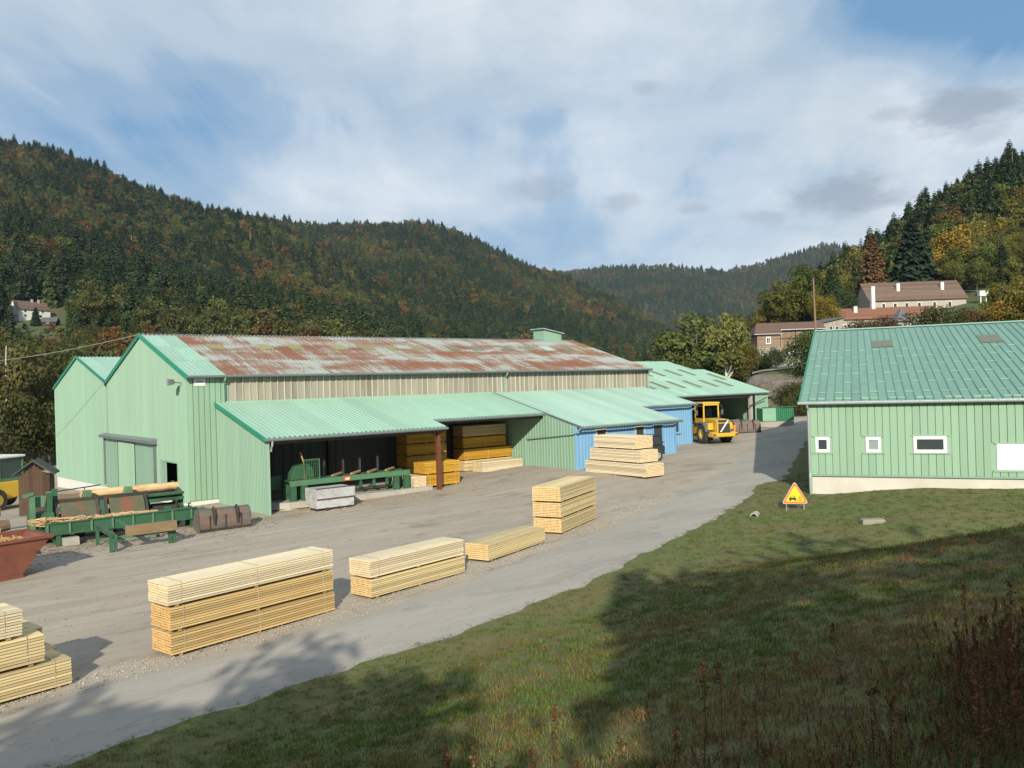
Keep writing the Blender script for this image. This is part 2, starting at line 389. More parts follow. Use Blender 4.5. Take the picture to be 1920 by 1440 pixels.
def plank_mat(name, base, dark, endcol, gl=.75, rnd=.27):
    """sawn boards: grain along x, the cut ends warmer, every board its own tone"""
    m, t, p, out = newmat(name)
    co, oi = objco(t, 5)
    gr = noise_(t, mapping(t, co, (.35, 9, 9)), 2.2, 5, .6, .6)
    kn = noise_(t, mapping(t, co, (1.1, 5, 5), (2, 3, 4)), 1.5, 2, .5)
    col = mix(t, ramp(t, gr, [(.3, 0), (.75, 1)]), base, dark)
    col = mix(t, math_(t, 'MULTIPLY', ramp(t, kn, [(.70, 0), (.78, 1)]), .55), col, [c_*.35 for c_ in base])
    hv = t.nodes.new('ShaderNodeHueSaturation'); t.links.new(col, hv.inputs['Color'])
    t.links.new(math_(t, 'ADD', math_(t, 'MULTIPLY', oi.outputs['Random'], rnd*2), 1-rnd), hv.inputs['Value'])
    g_ = t.nodes.new('ShaderNodeTexCoord'); sx = t.nodes.new('ShaderNodeSeparateXYZ'); t.links.new(g_.outputs['Normal'], sx.inputs[0])
    e = math_(t, 'GREATER_THAN', math_(t, 'ABSOLUTE', sx.outputs[0]), .7)
    r2 = math_(t, 'FRACT', math_(t, 'MULTIPLY', oi.outputs['Random'], 37.7))
    en = mix(t, r2, endcol, [c_*.55 for c_ in endcol]); en = mix(t, noise_(t, co, 25, 3), en, [min(1, c_*1.4) for c_ in endcol])
    t.links.new(mix(t, e, hv.outputs[0], en), p.inputs['Base Color']); p.inputs['Roughness'].default_value = gl
    M[name] = m
plank_mat('pine_pale', (.70, .61, .43), (.60, .49, .31), (.64, .50, .31))
plank_mat('pine_gold', (.56, .41, .19), (.45, .30, .115), (.56, .34, .14))
plank_mat('pine_mid', (.61, .50, .28), (.50, .385, .19), (.62, .42, .20))
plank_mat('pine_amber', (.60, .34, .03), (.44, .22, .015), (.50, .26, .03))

def foliage(name, inst):
    m, t, p, out = newmat(name); t.nodes.remove(p)
    if inst:
        a = t.nodes.new('ShaderNodeAttribute'); a.attribute_type = 'INSTANCER'; a.attribute_name = 'tint'; base = a.outputs['Color']
    else:
        oi = t.nodes.new('ShaderNodeObjectInfo'); base = oi.outputs['Color']
    vtx = t.nodes.new('ShaderNodeAttribute'); vtx.attribute_name = 'leaf'   # per-leaf tone
    sp = t.nodes.new('ShaderNodeSeparateColor'); t.links.new(vtx.outputs['Color'], sp.inputs[0])
    hs = t.nodes.new('ShaderNodeHueSaturation'); t.links.new(base, hs.inputs['Color'])
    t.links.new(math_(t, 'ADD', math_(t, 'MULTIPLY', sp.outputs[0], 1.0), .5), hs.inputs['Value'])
    t.links.new(math_(t, 'ADD', math_(t, 'MULTIPLY', sp.outputs[1], .06), .47), hs.inputs['Hue'])
    t.links.new(math_(t, 'ADD', math_(t, 'MULTIPLY', sp.outputs[2], .4), .75), hs.inputs['Saturation'])
    d = t.nodes.new('ShaderNodeBsdfDiffuse'); tr = t.nodes.new('ShaderNodeBsdfTranslucent'); mx = t.nodes.new('ShaderNodeMixShader'); mx.inputs[0].default_value = .3
    t.links.new(hs.outputs[0], d.inputs[0]); t.links.new(hs.outputs[0], tr.inputs[0])
    t.links.new(d.outputs[0], mx.inputs[1]); t.links.new(tr.outputs[0], mx.inputs[2]); t.links.new(mx.outputs[0], out.inputs[0])
    M[name] = m
foliage('leaf_inst', True); foliage('leaf_obj', False)

def ground_mats():
    # yard: worn asphalt under a skin of gravel, bark dust and mud
    def common(t):
        g_ = t.nodes.new('ShaderNodeNewGeometry'); pos = g_.outputs['Position']
        b = mapping(t, pos, (1, 1, 1), (0, 0, 0), (0, 0, -(math.pi/2-BA)))
        return pos, b
    m, t, p, out = newmat('yard_gravel'); pos, b = common(t)
    big = noise_(t, mapping(t, b, (.10, .22, .2)), 1, 4, .6, .3); mid = noise_(t, mapping(t, b, (.25, .9, .5)), 1, 5, .65, .3)
    fine = noise_(t, pos, 9, 5, .75); grit = noise_(t, pos, 45, 3, .8)
    col = mix(t, ramp(t, big, [(.38, 0), (.62, 1)]), (.36, .322, .268), (.335, .282, .218))
    col = mix(t, ramp(t, mid, [(.46, 0), (.66, .8)]), col, (.42, .37, .295))
    col = mix(t, ramp(t, noise_(t, mapping(t, b, (.35, .8, .5), (20, 3, 1)), 1, 5, .65, .5), [(.54, 0), (.68, .85)]), col, (.19, .155, .12))
    trk = noise_(t, mapping(t, b, (.045, 1.7, .5), (2, 8, 0), (0, 0, .12)), 1, 4, .6, .8)
    col = mix(t, ramp(t, trk, [(.50, 0), (.62, .32)]), col, (.25, .215, .175)); col = mix(t, ramp(t, trk, [(.34, .4), (.44, 0)]), col, (.45, .41, .345))
    col = mix(t, math_(t, 'MULTIPLY', fine, .55), col, (.25, .225, .19))
    col = mix(t, ramp(t, grit, [(.60, 0), (.75, .6)]), col, (.52, .48, .41))
    a = t.nodes.new('ShaderNodeAttribute'); a.attribute_name = 'chip'      # line of pale chippings along the roadside
    cf = math_(t, 'MULTIPLY', a.outputs['Fac'], ramp(t, noise_(t, pos, 22, 4, .8), [(.52, 0), (.62, 1)]))
    col = mix(t, math_(t, 'MULTIPLY', cf, .45), col, (.66, .63, .56))
    t.links.new(col, p.inputs['Base Color']); p.inputs['Roughness'].default_value = .95; p.inputs['Specular IOR Level'].default_value = .2
    bump(t, p, math_(t, 'ADD', fine, grit), .35, .015); M['yard'] = m
    m, t, p, out = newmat('road_asphalt'); pos, b = common(t)
    wheel = noise_(t, mapping(t, b, (.07, .75, .5)), 1, 4, .55); fine = noise_(t, pos, 12, 4, .7); grit = noise_(t, pos, 60, 3, .8)
    col = mix(t, ramp(t, wheel, [(.36, 0), (.64, 1)]), (.31, .29, .258), (.37, .345, .305))
    col = mix(t, ramp(t, noise_(t, mapping(t, b, (.2, .5, .5), (4, 4, 4)), 1, 5, .6), [(.52, 0), (.70, .7)]), col, (.37, .33, .275))
    col = mix(t, math_(t, 'MULTIPLY', fine, .4), col, (.27, .255, .23)); col = mix(t, ramp(t, grit, [(.62, 0), (.78, .35)]), col, (.42, .40, .37))
    t.links.new(col, p.inputs['Base Color']); p.inputs['Roughness'].default_value = .9; p.inputs['Specular IOR Level'].default_value = .25
    M['road'] = m
    pt = noise_(t, mapping(t, b, (.22, .55, .5), (31, 2, 7)), 1, 3, .5, .6); cr = noise_(t, mapping(t, b, (.5, 1.4, 1), (3, 12, 7)), 1, 6, .7, .9)
    col = mix(t, ramp(t, pt, [(.585, 0), (.60, .28)]), col, (.20, .19, .175)); col = mix(t, ramp(t, math_(t, 'ABSOLUTE', math_(t, 'SUBTRACT', cr, .5)), [(.0, .5), (.008, 0)]), col, (.12, .11, .10))
    t.links.new(col, p.inputs['Base Color']); bump(t, p, math_(t, 'ADD', fine, grit), .25, .01)
    m, t, p, out = newmat('grass_soil'); pos, b = common(t)
    big = noise_(t, pos, .35, 5, .6); fine = noise_(t, pos, 7, 5, .75)
    col = mix(t, ramp(t, big, [(.38, 0), (.62, 1)]), (.105, .14, .034), (.155, .135, .05)); col = mix(t, math_(t, 'MULTIPLY', fine, .6), col, (.055, .06, .022))
    t.links.new(col, p.inputs['Base Color']); p.inputs['Roughness'].default_value = .95; bump(t, p, fine, .6, .05); M['grass_soil'] = m
    m, t, p, out = newmat('hill_floor'); pos, b = common(t)
    a = t.nodes.new('ShaderNodeAttribute'); a.attribute_name = 'meadow'
    n = noise_(t, pos, .05, 5, .6); n2 = noise_(t, pos, .6, 5, .7)
    wood = mix(t, n, (.035, .035, .016), (.05, .04, .02)); mead = mix(t, ramp(t, math_(t, 'ADD', math_(t, 'MULTIPLY', n, .6), math_(t, 'MULTIPLY', n2, .4)), [(.4, 0), (.6, 1)]), (.05, .085, .02), (.085, .075, .03))
    col = mix(t, a.outputs['Fac'], wood, mead); t.links.new(col, p.inputs['Base Color']); p.inputs['Roughness'].default_value = .95
    bump(t, p, n2, .6, .4); M['hill_floor'] = m
ground_mats()

def debris_mat():
    m, t, p, out = newmat('debris_inst'); a = t.nodes.new('ShaderNodeAttribute'); a.attribute_type = 'INSTANCER'; a.attribute_name = 'tint'
    t.links.new(a.outputs['Color'], p.inputs['Base Color']); p.inputs['Roughness'].default_value = .9; M['debris_inst'] = m
debris_mat()
# ------------------------------------------------------------------ terrain
EDGE = [(-40, -18), (-16, 5.6), (-8.03, 13.87), (-6.31, 15.61), (-3.89, 18.04), (-.99, 21.18), (2.15, 25.25), (5.57, 30.76), (8.6, 35.4), (10.6, 38.6), (12.0, 42.3), (14.0, 44.2), (19, 56), (30, 82)]
FOOT = [(-40, -21), (-15, 3.5), (-6.5, 12.4), (-2.0, 16.6), (1.4, 20.6), (4.6, 24.2), (9, 26.0), (16, 26.2), (60, 22)]
def sdist(x, y, PL):
    """signed distance to a polyline, positive on its right-hand side"""
    best = 1e9; sg = 1
    for (ax, ay), (bx, by) in zip(PL, PL[1:]):
        dx, dy = bx-ax, by-ay; t = max(0, min(1, ((x-ax)*dx+(y-ay)*dy)/(dx*dx+dy*dy)))
        ex, ey = x-ax-t*dx, y-ay-t*dy; d = math.hypot(ex, ey)
        if d < best: best = d; sg = 1 if dx*ey-dy*ex < 0 else -1
    return best*sg
def sm(x, k=1.2): return math.log1p(math.exp(x/k))*k if x < 20*k else x
def zbank(x, y):
    e = sdist(x, y, EDGE); f = sdist(x, y, FOOT)
    nz = mn.noise(Vector((x*.9, y*.9, 3)))*.5+mn.noise(Vector((x*2.7, y*2.7, 8)))*.25
    lip = .07*e+.05*nz if e < 1.2 else .084+.05*nz-.03*math.exp(-((e-2.2)/.9)**2)*sst(34, 26, y)
    if e < 0: lip = .16*e+.04*nz
    rise = .315*max(0, sm(f)-.55)
    if rise > 4.4: rise = 4.4+(rise-4.4)*.12
    build = .35*sst(3, 10, e)*sst(24, 34, y)
    u_ = mn.noise(Vector((x*.22, y*.22, 1)))*.14*sst(0, 4, e)
    return max(zg(x, y)+lip+rise+build+u_, zg(x, y)+.045 if e > .9 else -99)
def grid(name, xs, ys, fn, m, attr=None, smooth=True):
    nx, ny = len(xs), len(ys)
    vs_ = [fn(x, y) for y in ys for x in xs]
    fs = [(j*nx+i, j*nx+i+1, (j+1)*nx+i+1, (j+1)*nx+i) for j in range(ny-1) for i in range(nx-1)]
    me = bpy.data.meshes.new(name); me.from_pydata(vs_, [], fs); me.materials.append(m)
    if smooth: me.polygons.foreach_set('use_smooth', [True]*len(fs))
    if attr:
        a = me.attributes.new(attr[0], 'FLOAT', 'POINT'); a.data.foreach_set('value', [attr[1](*p) for p in vs_])
    me.update(); o = bpy.data.objects.new(name, me); COL.objects.link(o); return o
def fr(a, b, st): n = max(1, int(round((b-a)/st))); return [a+(b-a)*i/n for i in range(n+1)]
def yard_pt(u, v):
    p = W(u, v); e = sdist(p.x, p.y, EDGE)
    n = mn.noise(Vector((p.x*.35, p.y*.35, 0)))*.03+mn.noise(Vector((p.x*1.3, p.y*1.3, 5)))*.012
    return (p.x, p.y, zg(p.x, p.y)+n*sst(-1, -6, e)-(.06 if e > 2.5 else 0))
def chip(x, y, z):
    e = -sdist(x, y, EDGE); return math.exp(-((e-3.7)/.6)**2)*sst(75, 40, y)
tag(grid('yard', fr(-60, 76, .8), fr(-44, 60, .8), yard_pt, M['yard'], ('chip', chip)), kind='structure')
# the road: a strip that follows the edge of the grass, a few millimetres above the yard
def road():
    pts = []
    for (a, b) in zip(EDGE, EDGE[1:]):
        n = max(1, int(math.hypot(b[0]-a[0], b[1]-a[1])/.8))
        pts += [(a[0]+(b[0]-a[0])*i/n, a[1]+(b[1]-a[1])*i/n) for i in range(n)]
    pts.append(EDGE[-1])
    for _ in range(6): pts = [pts[0]]+[((pts[i-1][0]+2*pts[i][0]+pts[i+1][0])/4, (pts[i-1][1]+2*pts[i][1]+pts[i+1][1])/4) for i in range(1, len(pts)-1)]+[pts[-1]]
    ws = [-.7, -.2, .5, 1.1, 1.7, 2.3, 2.75, 3.1]; vs_ = []; fs = []
    for i, p in enumerate(pts):
        q = pts[min(i+1, len(pts)-1)]; o_ = pts[max(0, i-1)]; dx, dy = q[0]-o_[0], q[1]-o_[1]; l = math.hypot(dx, dy); nx, ny = -dy/l, dx/l
        for w in ws:
            ww = w+(mn.noise(Vector((i*.35, 4, 0)))*.35+mn.noise(Vector((i*1.9, 9, 0)))*.14 if w > 3 else 0)
            x, y = p[0]+nx*ww, p[1]+ny*ww
            vs_.append((x, y, zg(x, y)+(.02+.035*math.sin(math.pi*max(0, min(1, w/3.1))) if w < 3.05 else .004)))
    k = len(ws)
    for i in range(len(pts)-1):
        for j in range(k-1): fs.append((i*k+j, (i+1)*k+j, (i+1)*k+j+1, i*k+j+1))
    me = bpy.data.meshes.new('road'); me.from_pydata(vs_, [], fs); me.materials.append(M['road']); me.polygons.foreach_set('use_smooth', [True]*len(fs)); me.update()
    o = bpy.data.objects.new('road', me); COL.objects.link(o); tag(o, kind='structure')
road()
def bank_pt(x, y): return (x, y, zbank(x, y))
tag(grid('grass_bank', fr(-26, 60, .45), fr(-34, 62, .45), bank_pt, M['grass_soil']), kind='structure')

# hills: k = x/y, d = distance ahead
def kz(px, py): X, Y = lvl(px, py); return X/FPX, -Y/FPX
def skyline(pts): return [kz(*p) for p in pts]
S1 = skyline([(-900, 60), (-400, 160), (0, 250), (100, 265), (170, 290), (270, 335), (380, 375), (500, 402), (640, 480), (800, 570), (1000, 660), (1200, 720)])
S2 = skyline([(100, 420), (380, 388), (500, 397), (600, 405), (700, 405), (790, 402), (850, 415), (930, 455), (1000, 490), (1055, 502), (1150, 545), (1250, 600), (1330, 690), (1400, 740)])
S3 = skyline([(700, 540), (900, 512), (1060, 501), (1150, 492), (1250, 490), (1360, 498), (1450, 478), (1550, 447), (1600, 452), (1750, 480), (2200, 520)])
SR = skyline([(1240, 760), (1330, 680), (1400, 612), (1440, 570), (1490, 520), (1590, 465), (1640, 430), (1700, 378), (1800, 318), (1900, 270), (2100, 185), (2300, 130), (2900, 60)])
def layer(k, d, S, D, d0, p, th, base=0):
    top = CAMH+lerp(k, S)*D-th
    t = (d-d0)/(D-d0)
    if t <= 0: return -50
    if t < 1: return base+(top-base)*t**p
    return top-(d-D)*.35
def rightbase(k): return 1.6+4.6*sst(.255, .295, k)
def terrain(x, y):
    d = max(y, 1); k = x/d
    g1 = mn.noise(Vector((x*.004, y*.004, 2)))*26*sst(150, 600, d); g2 = mn.noise(Vector((x*.013, y*.013, 6)))*7*sst(150, 400, d)
    z = -4+.012*d
    z = max(z, min(2.2, zg(x, y))-.25 if d < 130 else -4)
    a = layer(k, d, S1, 900, 85, 1.62, 19, -2)
    b = layer(k, d, S2, 1350, 480, 1.35, 21, 0)
    c_ = layer(k, d, S3, 2400, 1250, 1.3, 20, 10)
    r = layer(k, d, SR, 330, 88, 1.2+.55*sst(.37, .46, k), 11, rightbase(k)) if k > .2 else -50
    if k > .2 and r > -50:
        r = min(r, .9+(rightbase(k)-1.2)*max(0, d-89)/8.5) if d < 98 else r
    for h, dd in ((a, 900), (b, 1350), (c_, 2400)):
        damp = min(1, abs(d-dd)/200+.15)
        if h > -20: z = max(z, h+(g1+g2)*damp*sst(0, 60, h))
    if r > -20:
        r += mn.noise(Vector((x*.05, y*.05, 9)))*1.2*sst(160, 220, d)
        if k > .27: z = max(z, r) if d > 86 else z
    return z
def meadow(x, y, z):
    d = max(y, 1); k = x/d
    a = sst(470, 400, d)*sst(-.50, -.54, k)*sst(-.66, -.61, k); b = sst(230, 190, d)*sst(.25, .30, k)
    return max(a, b, sst(130, 100, d))
tds = [40]
while tds[-1] < 3400: tds.append(tds[-1]*(1.028 if tds[-1] > 120 else 1.012))
def terr_obj():
    ks = fr(-1.15, 1.15, .0125); nx = len(ks); vs_ = []
    for d in tds:
        for k in ks:
            x = k*d; u, v = uv(x, d); z = terrain(x, d)
            if -58 < u < 74 and -42 < v < 58 and not (k > .262 and d > 88): z = min(z, zg(x, d)-.45)
            if d < 64 and x > 0: z = min(z, -1.5)
            vs_.append((x, d, z))
    fs = [(j*nx+i, j*nx+i+1, (j+1)*nx+i+1, (j+1)*nx+i) for j in range(len(tds)-1) for i in range(nx-1)]
    me = bpy.data.meshes.new('hillside'); me.from_pydata(vs_, [], fs); me.materials.append(M['hill_floor']); me.polygons.foreach_set('use_smooth', [True]*len(fs))
    a = me.attributes.new('meadow', 'FLOAT', 'POINT'); a.data.foreach_set('value', [meadow(*p) for p in vs_]); me.update()
    o = bpy.data.objects.new('hillside', me); COL.objects.link(o); tag(o, kind='structure')
terr_obj()
# ground that carries everything out to the horizon, below the hills
gp = MB().add([(-9000, -6000, -12), (9000, -6000, -12), (9000, 9000, -12), (-9000, 9000, -12)], [(0, 1, 2, 3)])
tag(gp.build('valley_floor', M['hill_floor']), kind='structure')
# ------------------------------------------------------------------ buildings
BZ = math.pi/2-BA
def wallsheet(mb, P, s0, s1, zb, zt, pitch, depth, rib=.35, op=(), mi=0):
    """profiled cladding with upright ribs; P(s, depth, z) gives the point; op = openings (s0, s1, z0, z1)"""
    n = max(1, round((s1-s0)/pitch)); p = (s1-s0)/n; xs = []
    for i in range(n):
        b = s0+i*p; xs += [(b, 0), (b+p*(.92-rib), 0), (b+p*(1-rib), depth), (b+p*.92, depth)]
    xs.append((s1, 0))
    for o in op:
        for e in (o[0], o[1]):
            if s0 < e < s1: xs.append((e, 0))
    xs.sort()
    f = lambda z, s: z(s) if callable(z) else z
    for (a, da), (b, db) in zip(xs, xs[1:]):
        if b-a < 1e-5: continue
        mid = (a+b)/2; segs = [(0, 1)]; zones = [(f(zb, a), f(zb, b), f(zt, a), f(zt, b))]
        for (o0, o1, z0, z1) in op:
            if o0 <= mid <= o1:
                nz = []
                for (ba, bb, ta, tb) in zones:
                    if z0 > max(ba, bb)+.01: nz.append((ba, bb, min(ta, z0), min(tb, z0)))
                    if z1 < min(ta, tb)-.01: nz.append((max(ba, z1), max(bb, z1), ta, tb))
                zones = nz
        for (ba, bb, ta, tb) in zones:
            mb.add([P(a, da, ba), P(b, db, bb), P(b, db, tb), P(a, da, ta)], [(0, 1, 2, 3)], mi)
    return mb
def slope_m(u, v, z, s):
    """frame on a roof slope that climbs along +v with slope s"""
    c_ = 1/math.sqrt(1+s*s); return frame((u, v, z), (1, 0, 0), (0, c_, s*c_), (0, -s*c_, c_))
def sheet_mesh(name, w, l, pitch, depth, m, rib=.35):
    mb = MB().corr((0, 0, 0), (1, 0, 0), (0, 1, 0), (0, 0, 1), w, l, pitch, depth, rib)
    mb.add([(0, 0, 0), (w, 0, 0), (w, 0, -.03), (0, 0, -.03)], [(3, 2, 1, 0)])
    return mb.mesh(name, m)
def window(parent, P, s0, s1, z0, z1, fw=.06, fd=.06, m='white_frame', pane='pane', sill=True, deep=.05, name='window'):
    """frame as the part, pane and sill under it; P(s, out, z)"""
    mb = MB()
    def bx(a, b, o0, o1, c_, d):
        pts = [P(s, o, z) for z in (c_, d) for (s, o) in ((a, o0), (b, o0), (b, o1), (a, o1))]
        mb.add(pts, [(0, 1, 2, 3), (7, 6, 5, 4), (4, 5, 1, 0), (5, 6, 2, 1), (6, 7, 3, 2), (7, 4, 0, 3)])
    bx(s0, s1, -deep, fd, z1-fw, z1); bx(s0, s1, -deep, fd, z0, z0+fw); bx(s0, s0+fw, -deep, fd, z0+fw, z1-fw); bx(s1-fw, s1, -deep, fd, z0+fw, z1-fw)
    w = mb.build(name, M[m], parent)
    g = MB().add([P(s0+fw, -.01, z0+fw), P(s1-fw, -.01, z0+fw), P(s1-fw, -.01, z1-fw), P(s0+fw, -.01, z1-fw)], [(0, 1, 2, 3)])
    g.build('pane', M[pane], w)
    if sill:
        mb = MB(); bx(s0-.06, s1+.06, 0, fd+.07, z0-.05, z0-.002); mb.build('sill', M[m], w)
    return w
SL = (9.69-7.02)/8.73; RIDGE = 8.73
def halls():
    # ---- main hall
    h = thing('sawmill_hall', 'long green sawmill hall with rust-streaked grey roof, its tall gable facing left', 'hall', C0, BZ)
    G = lambda s, dep, z: (-dep, s, z)
    zt = lambda s: 7.0+SL*min(s, 2*RIDGE-s)-.06
    zb = lambda s: .12-.028*s
    mb = wallsheet(MB(), G, 0, 2*RIDGE, zb, zt, .17, .03, .4, [(1.95, 5.0, -3, 2.15)]); mb.build('gable_wall', M['pale_green'], h)
    MB().box(.02, .1, 0, 17.4, -2.5, .1).build('plinth', M['white_wall'], h).location = (0, 0, 0)
    # doorway: reveal, and a dark room behind it
    mb = MB().box(-.05, .12, 1.87, 1.95, -.1, 2.23).box(-.05, .12, 5.0, 5.08, -.1, 2.23).box(-.05, .12, 1.95, 5.0, 2.15, 2.23)
    mb.build('door_frame', M['pale_green'], h)
    MB().box(-.02, .02, 4.1, 5.0, -.1, 2.15).build('doorway_panel', M['pale_green'], h)
    # sliding doors and their hood
    wallsheet(MB(), lambda s, d, z: (-.10-d, s, z), 5.95, 10.4, -.1, 3.05, 2.2, .01, .1).build('sliding_door', M['pale_green'], h)
    wallsheet(MB(), lambda s, d, z: (-.16-d, s, z), 10.2, 14.2, -.2, 3.05, .14, .02).build('sliding_door', M['pale_green'], h)
    wallsheet(MB(), lambda s, d, z: (-.10-d, s, z), 14.3, 18.0, -.3, 3.05, 1.8, .01, .1).build('sliding_door', M['pale_green'], h)
    MB().prism([(-.02, 3.42), (-.42, 3.30), (-.42, 3.12), (-.02, 3.05)], 5.7, 18.5, 'y').build('door_hood', M['gutter'], h)
    for yy in (5.9, 14.22, 18.1): MB().box(-.2, -.02, yy, yy+.06, -.2, 3.05).build('door_post', M['gutter'], h)
    # long wall: broad panels at the near end, weathered boards above the lean-to roofs
    pm = MB().prism([(0, 0), (.006, -.045), (.262, -.045), (.272, 0), (.30, 0), (.30, .03), (0, .03)], .25, 6.95, 'z').mesh('wall_panel', M['panel_green'])
    for i in range(7): place('wall_panel', pm, h, (.0+i*.30, 0, 0))
    MB().box(.05, 2.1, .0, .1, -.4, .22).build('plinth', M['white_wall'], h)
    wp = MB().prism([(0, 0), (.0, -.02), (.385, -.02), (.40, 0)], 5.40, 6.95, 'z').mesh('cladding_panel', M['grey_clad'])
    bt = MB().box(0, .06, -.085, -.003, 5.42, 6.93).mesh('batten', M['batten'])
    n = 84; w_ = (36.35-2.2)/n
    for i in range(n):
        place('cladding_panel', wp, h, (2.2+i*w_, 0, 0)); place('batten', bt, h, (2.2+i*w_+w_-.035, R_.uniform(-.004, .004), 0))
    MB().box(2.12, 2.2, -.07, 0, 5.42, 6.95).build('corner_trim', M['pale_green'], h)
    MB().box(36.3, 36.4, -.07, .05, 1.0, 6.95).build('corner_trim', M['grey_clad'], h)
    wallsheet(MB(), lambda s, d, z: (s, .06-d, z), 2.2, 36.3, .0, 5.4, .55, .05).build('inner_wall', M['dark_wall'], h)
    # the far end and the back
    wallsheet(MB(), lambda s, d, z: (36.36+d, s, z), 0, 2*RIDGE, .5, zt, .3, .03).build('gable_wall', M['grey_clad'], h)
    MB().box(0, 36.3, 17.38, 17.45, -1.5, 6.9).build('rear_wall', M['pale_green'], h)
    # roof sheets: three courses
    c_ = math.sqrt(1+SL*SL); L = (RIDGE+.4)*c_; rl = L/3
    sm_ = sheet_mesh('roof_sheet', 1.045, rl+.12, .26, .035, M['rusty_sheet']); gm = sheet_mesh('roof_sheet', 1.045, rl+.12, .26, .035, M['roof_green'])
    for j in range(3):
        for i in range(35):
            v0 = -.4+j*rl/c_; zz = 7.04+SL*v0+.012*(j)
            place('roof_sheet', gm if i < 2 else sm_, h, mat=slope_m(-.06+i*1.04, v0, zz+R_.uniform(0, .006), SL))
    rb = MB().corr((0, 0, 0), (1, 0, 0), (0, 1, 0), (0, 0, 1), 36.4, L-.1, .26, .035)
    place('rear_roof', rb.mesh('rear_roof', M['rusty_sheet']), h, mat=frame((36.34, 2*RIDGE+.1, 7.02-SL*.1), (-1, 0, 0), (0, -1/c_, SL/c_), (0, SL/c_, 1/c_)))
    sk = sheet_mesh('skylight_sheet', .95, 1.35, .26, .035, M['skylight']); sg = sheet_mesh('skylight_sheet', .95, 1.35, .26, .035, M['roof_pale']); sd = sheet_mesh('skylight_sheet', .95, 1.35, .26, .035, M['skylight_dark'])
    for u in (3.6, 6.6, 8.5, 11.4, 13.3, 16.1, 17.9, 20.5, 22.6, 26.0, 27.6, 29.7, 32.2, 34.2):
        k = round(u/1.04); mm = sg if u == 29.7 else (sd if u in (20.5, 22.6, 26.0, 27.6, 32.2) else sk)
        place('skylight_sheet', mm, h, mat=slope_m(-.06+k*1.04+.04, 5.15, 7.04+SL*5.15+.045, SL))
    MB().prism([(RIDGE-.3, 9.64), (RIDGE, 9.80), (RIDGE+.3, 9.64), (RIDGE, 9.76)], -.1, 36.4).build('ridge_cap', M['zinc'], h)
    for s_ in (0, 1):
        a = (-.10, -.42, 6.86) if not s_ else (-.10, 2*RIDGE+.05, 6.98); b = (-.10, RIDGE, 9.71)
        MB().bar(a, b, .06, .26).build('verge_trim', M['teal'], h)
    MB().tube([(-.15, -.46, 6.90), (36.4, -.46, 6.90)], .075, 8).build('gutter', M['gutter'], h)
    mb = MB().tube([(1.92, -.46, 6.85), (1.92, -.40, 6.70), (1.92, -.12, 6.5), (1.92, -.12, .3)], .05, 8); mb.build('downpipe', M['downpipe'], h)
    MB().tube([(1.92, -.12, .95), (1.92, -.12, .1)], .06, 8).build('pipe_foot', M['brown_steel'], h)
    MB().tube([(21.55, -.46, 6.85), (21.55, -.38, 6.7), (21.55, -.1, 6.5), (21.55, -.1, 5.45)], .05, 8).build('downpipe', M['downpipe'], h)
    MB().tube([(36.2, -.46, 6.85), (36.2, -.38, 6.7), (36.2, -.1, 6.5), (36.2, -.1, 5.45)], .05, 8).build('downpipe', M['downpipe'], h)
    # small monitor on the ridge
    mo = MB().prism([(32.5, 9.3), (34.5, 9.3), (34.5, 10.3), (32.5, 10.62)], 8.2, 9.6, 'y').build('roof_monitor', M['pale_green'], h)
    MB().prism([(32.3, 10.68), (34.7, 10.28), (34.7, 10.34), (32.3, 10.75)], 8.0, 9.8, 'y').build('monitor_roof', M['roof_pale'], mo)
    MB().box(34.503, 34.52, 8.4, 9.4, 9.85, 10.15).build('monitor_louvre', M['gutter'], mo)
    # name plate at the eave
    sp = MB().box(.35, .95, -.075, -.05, 6.42, 6.86).build('name_plate', M['sign_white'], h)
    MB().prism([(.42, 6.72), (.56, 6.79), (.74, 6.79), (.88, 6.72), (.74, 6.765), (.56, 6.765)], -.079, -.077, 'y').build('plate_arc', M['sign_red'], sp)
    mb = MB()
    for i in range(7): mb.box(.47+i*.055, .505+i*.055, -.079, -.077, 6.60, 6.60+(.07 if i % 3 else .09))
    mb.build('plate_lettering', M['sign_blue'], sp)
    # floodlight on the gable edge
    fl = thing('floodlight', 'small grey floodlight on the gable corner of the sawmill hall', 'lamp', W(-.25, .8, 6.6), BZ)
    MB().bar((.2, 0, 0), (-.25, 0, .05), .05).build('bracket', M['lamp_body'], fl)
    MB().prism([(-.5, -.12), (-.2, -.06), (-.2, .2), (-.5, .22)], -.18, .18, 'y').build('lamp_housing', M['lamp_body'], fl, bevel=.015)
    MB().add([(-.505, -.15, -.1), (-.505, .15, -.1), (-.505, .15, .2), (-.505, -.15, .2)], [(0, 3, 2, 1)]).build('lamp_glass', M['pane_milk'], fl)

    # ---- second hall, behind, with its own gable in line
    h2 = thing('storage_hall', 'lower twin-gabled green hall at the left behind the sawmill hall', 'hall', C0, BZ)
    v0, v1, vr, zr, ze = 17.62, 36.4, 26.9, 9.13, 6.85
    zt2 = lambda s: (7.02+(zr-7.02)*(s-v0)/(vr-v0) if s < vr else zr-(zr-ze)*(s-vr)/(v1-vr))-.05
    wallsheet(MB(), G, v0, v1, zb, zt2, .2, .022, .4).build('gable_wall', M['pale_green'], h2)
    MB().prism([(v0, -3.5), (v1, -3.5), (v1, zb(v1)), (v0, zb(v0))], .02, .1).build('plinth', M['white_wall'], h2)
    MB().box(0, 30, v1-.06, v1, -3, ze-.05).build('side_wall', M['pale_green'], h2)
    MB().box(29.9, 30, v0, v1, -3, 6.6).build('end_wall', M['pale_green'], h2)
    s2 = (zr-7.02)/(vr-v0); c2 = math.sqrt(1+s2*s2)
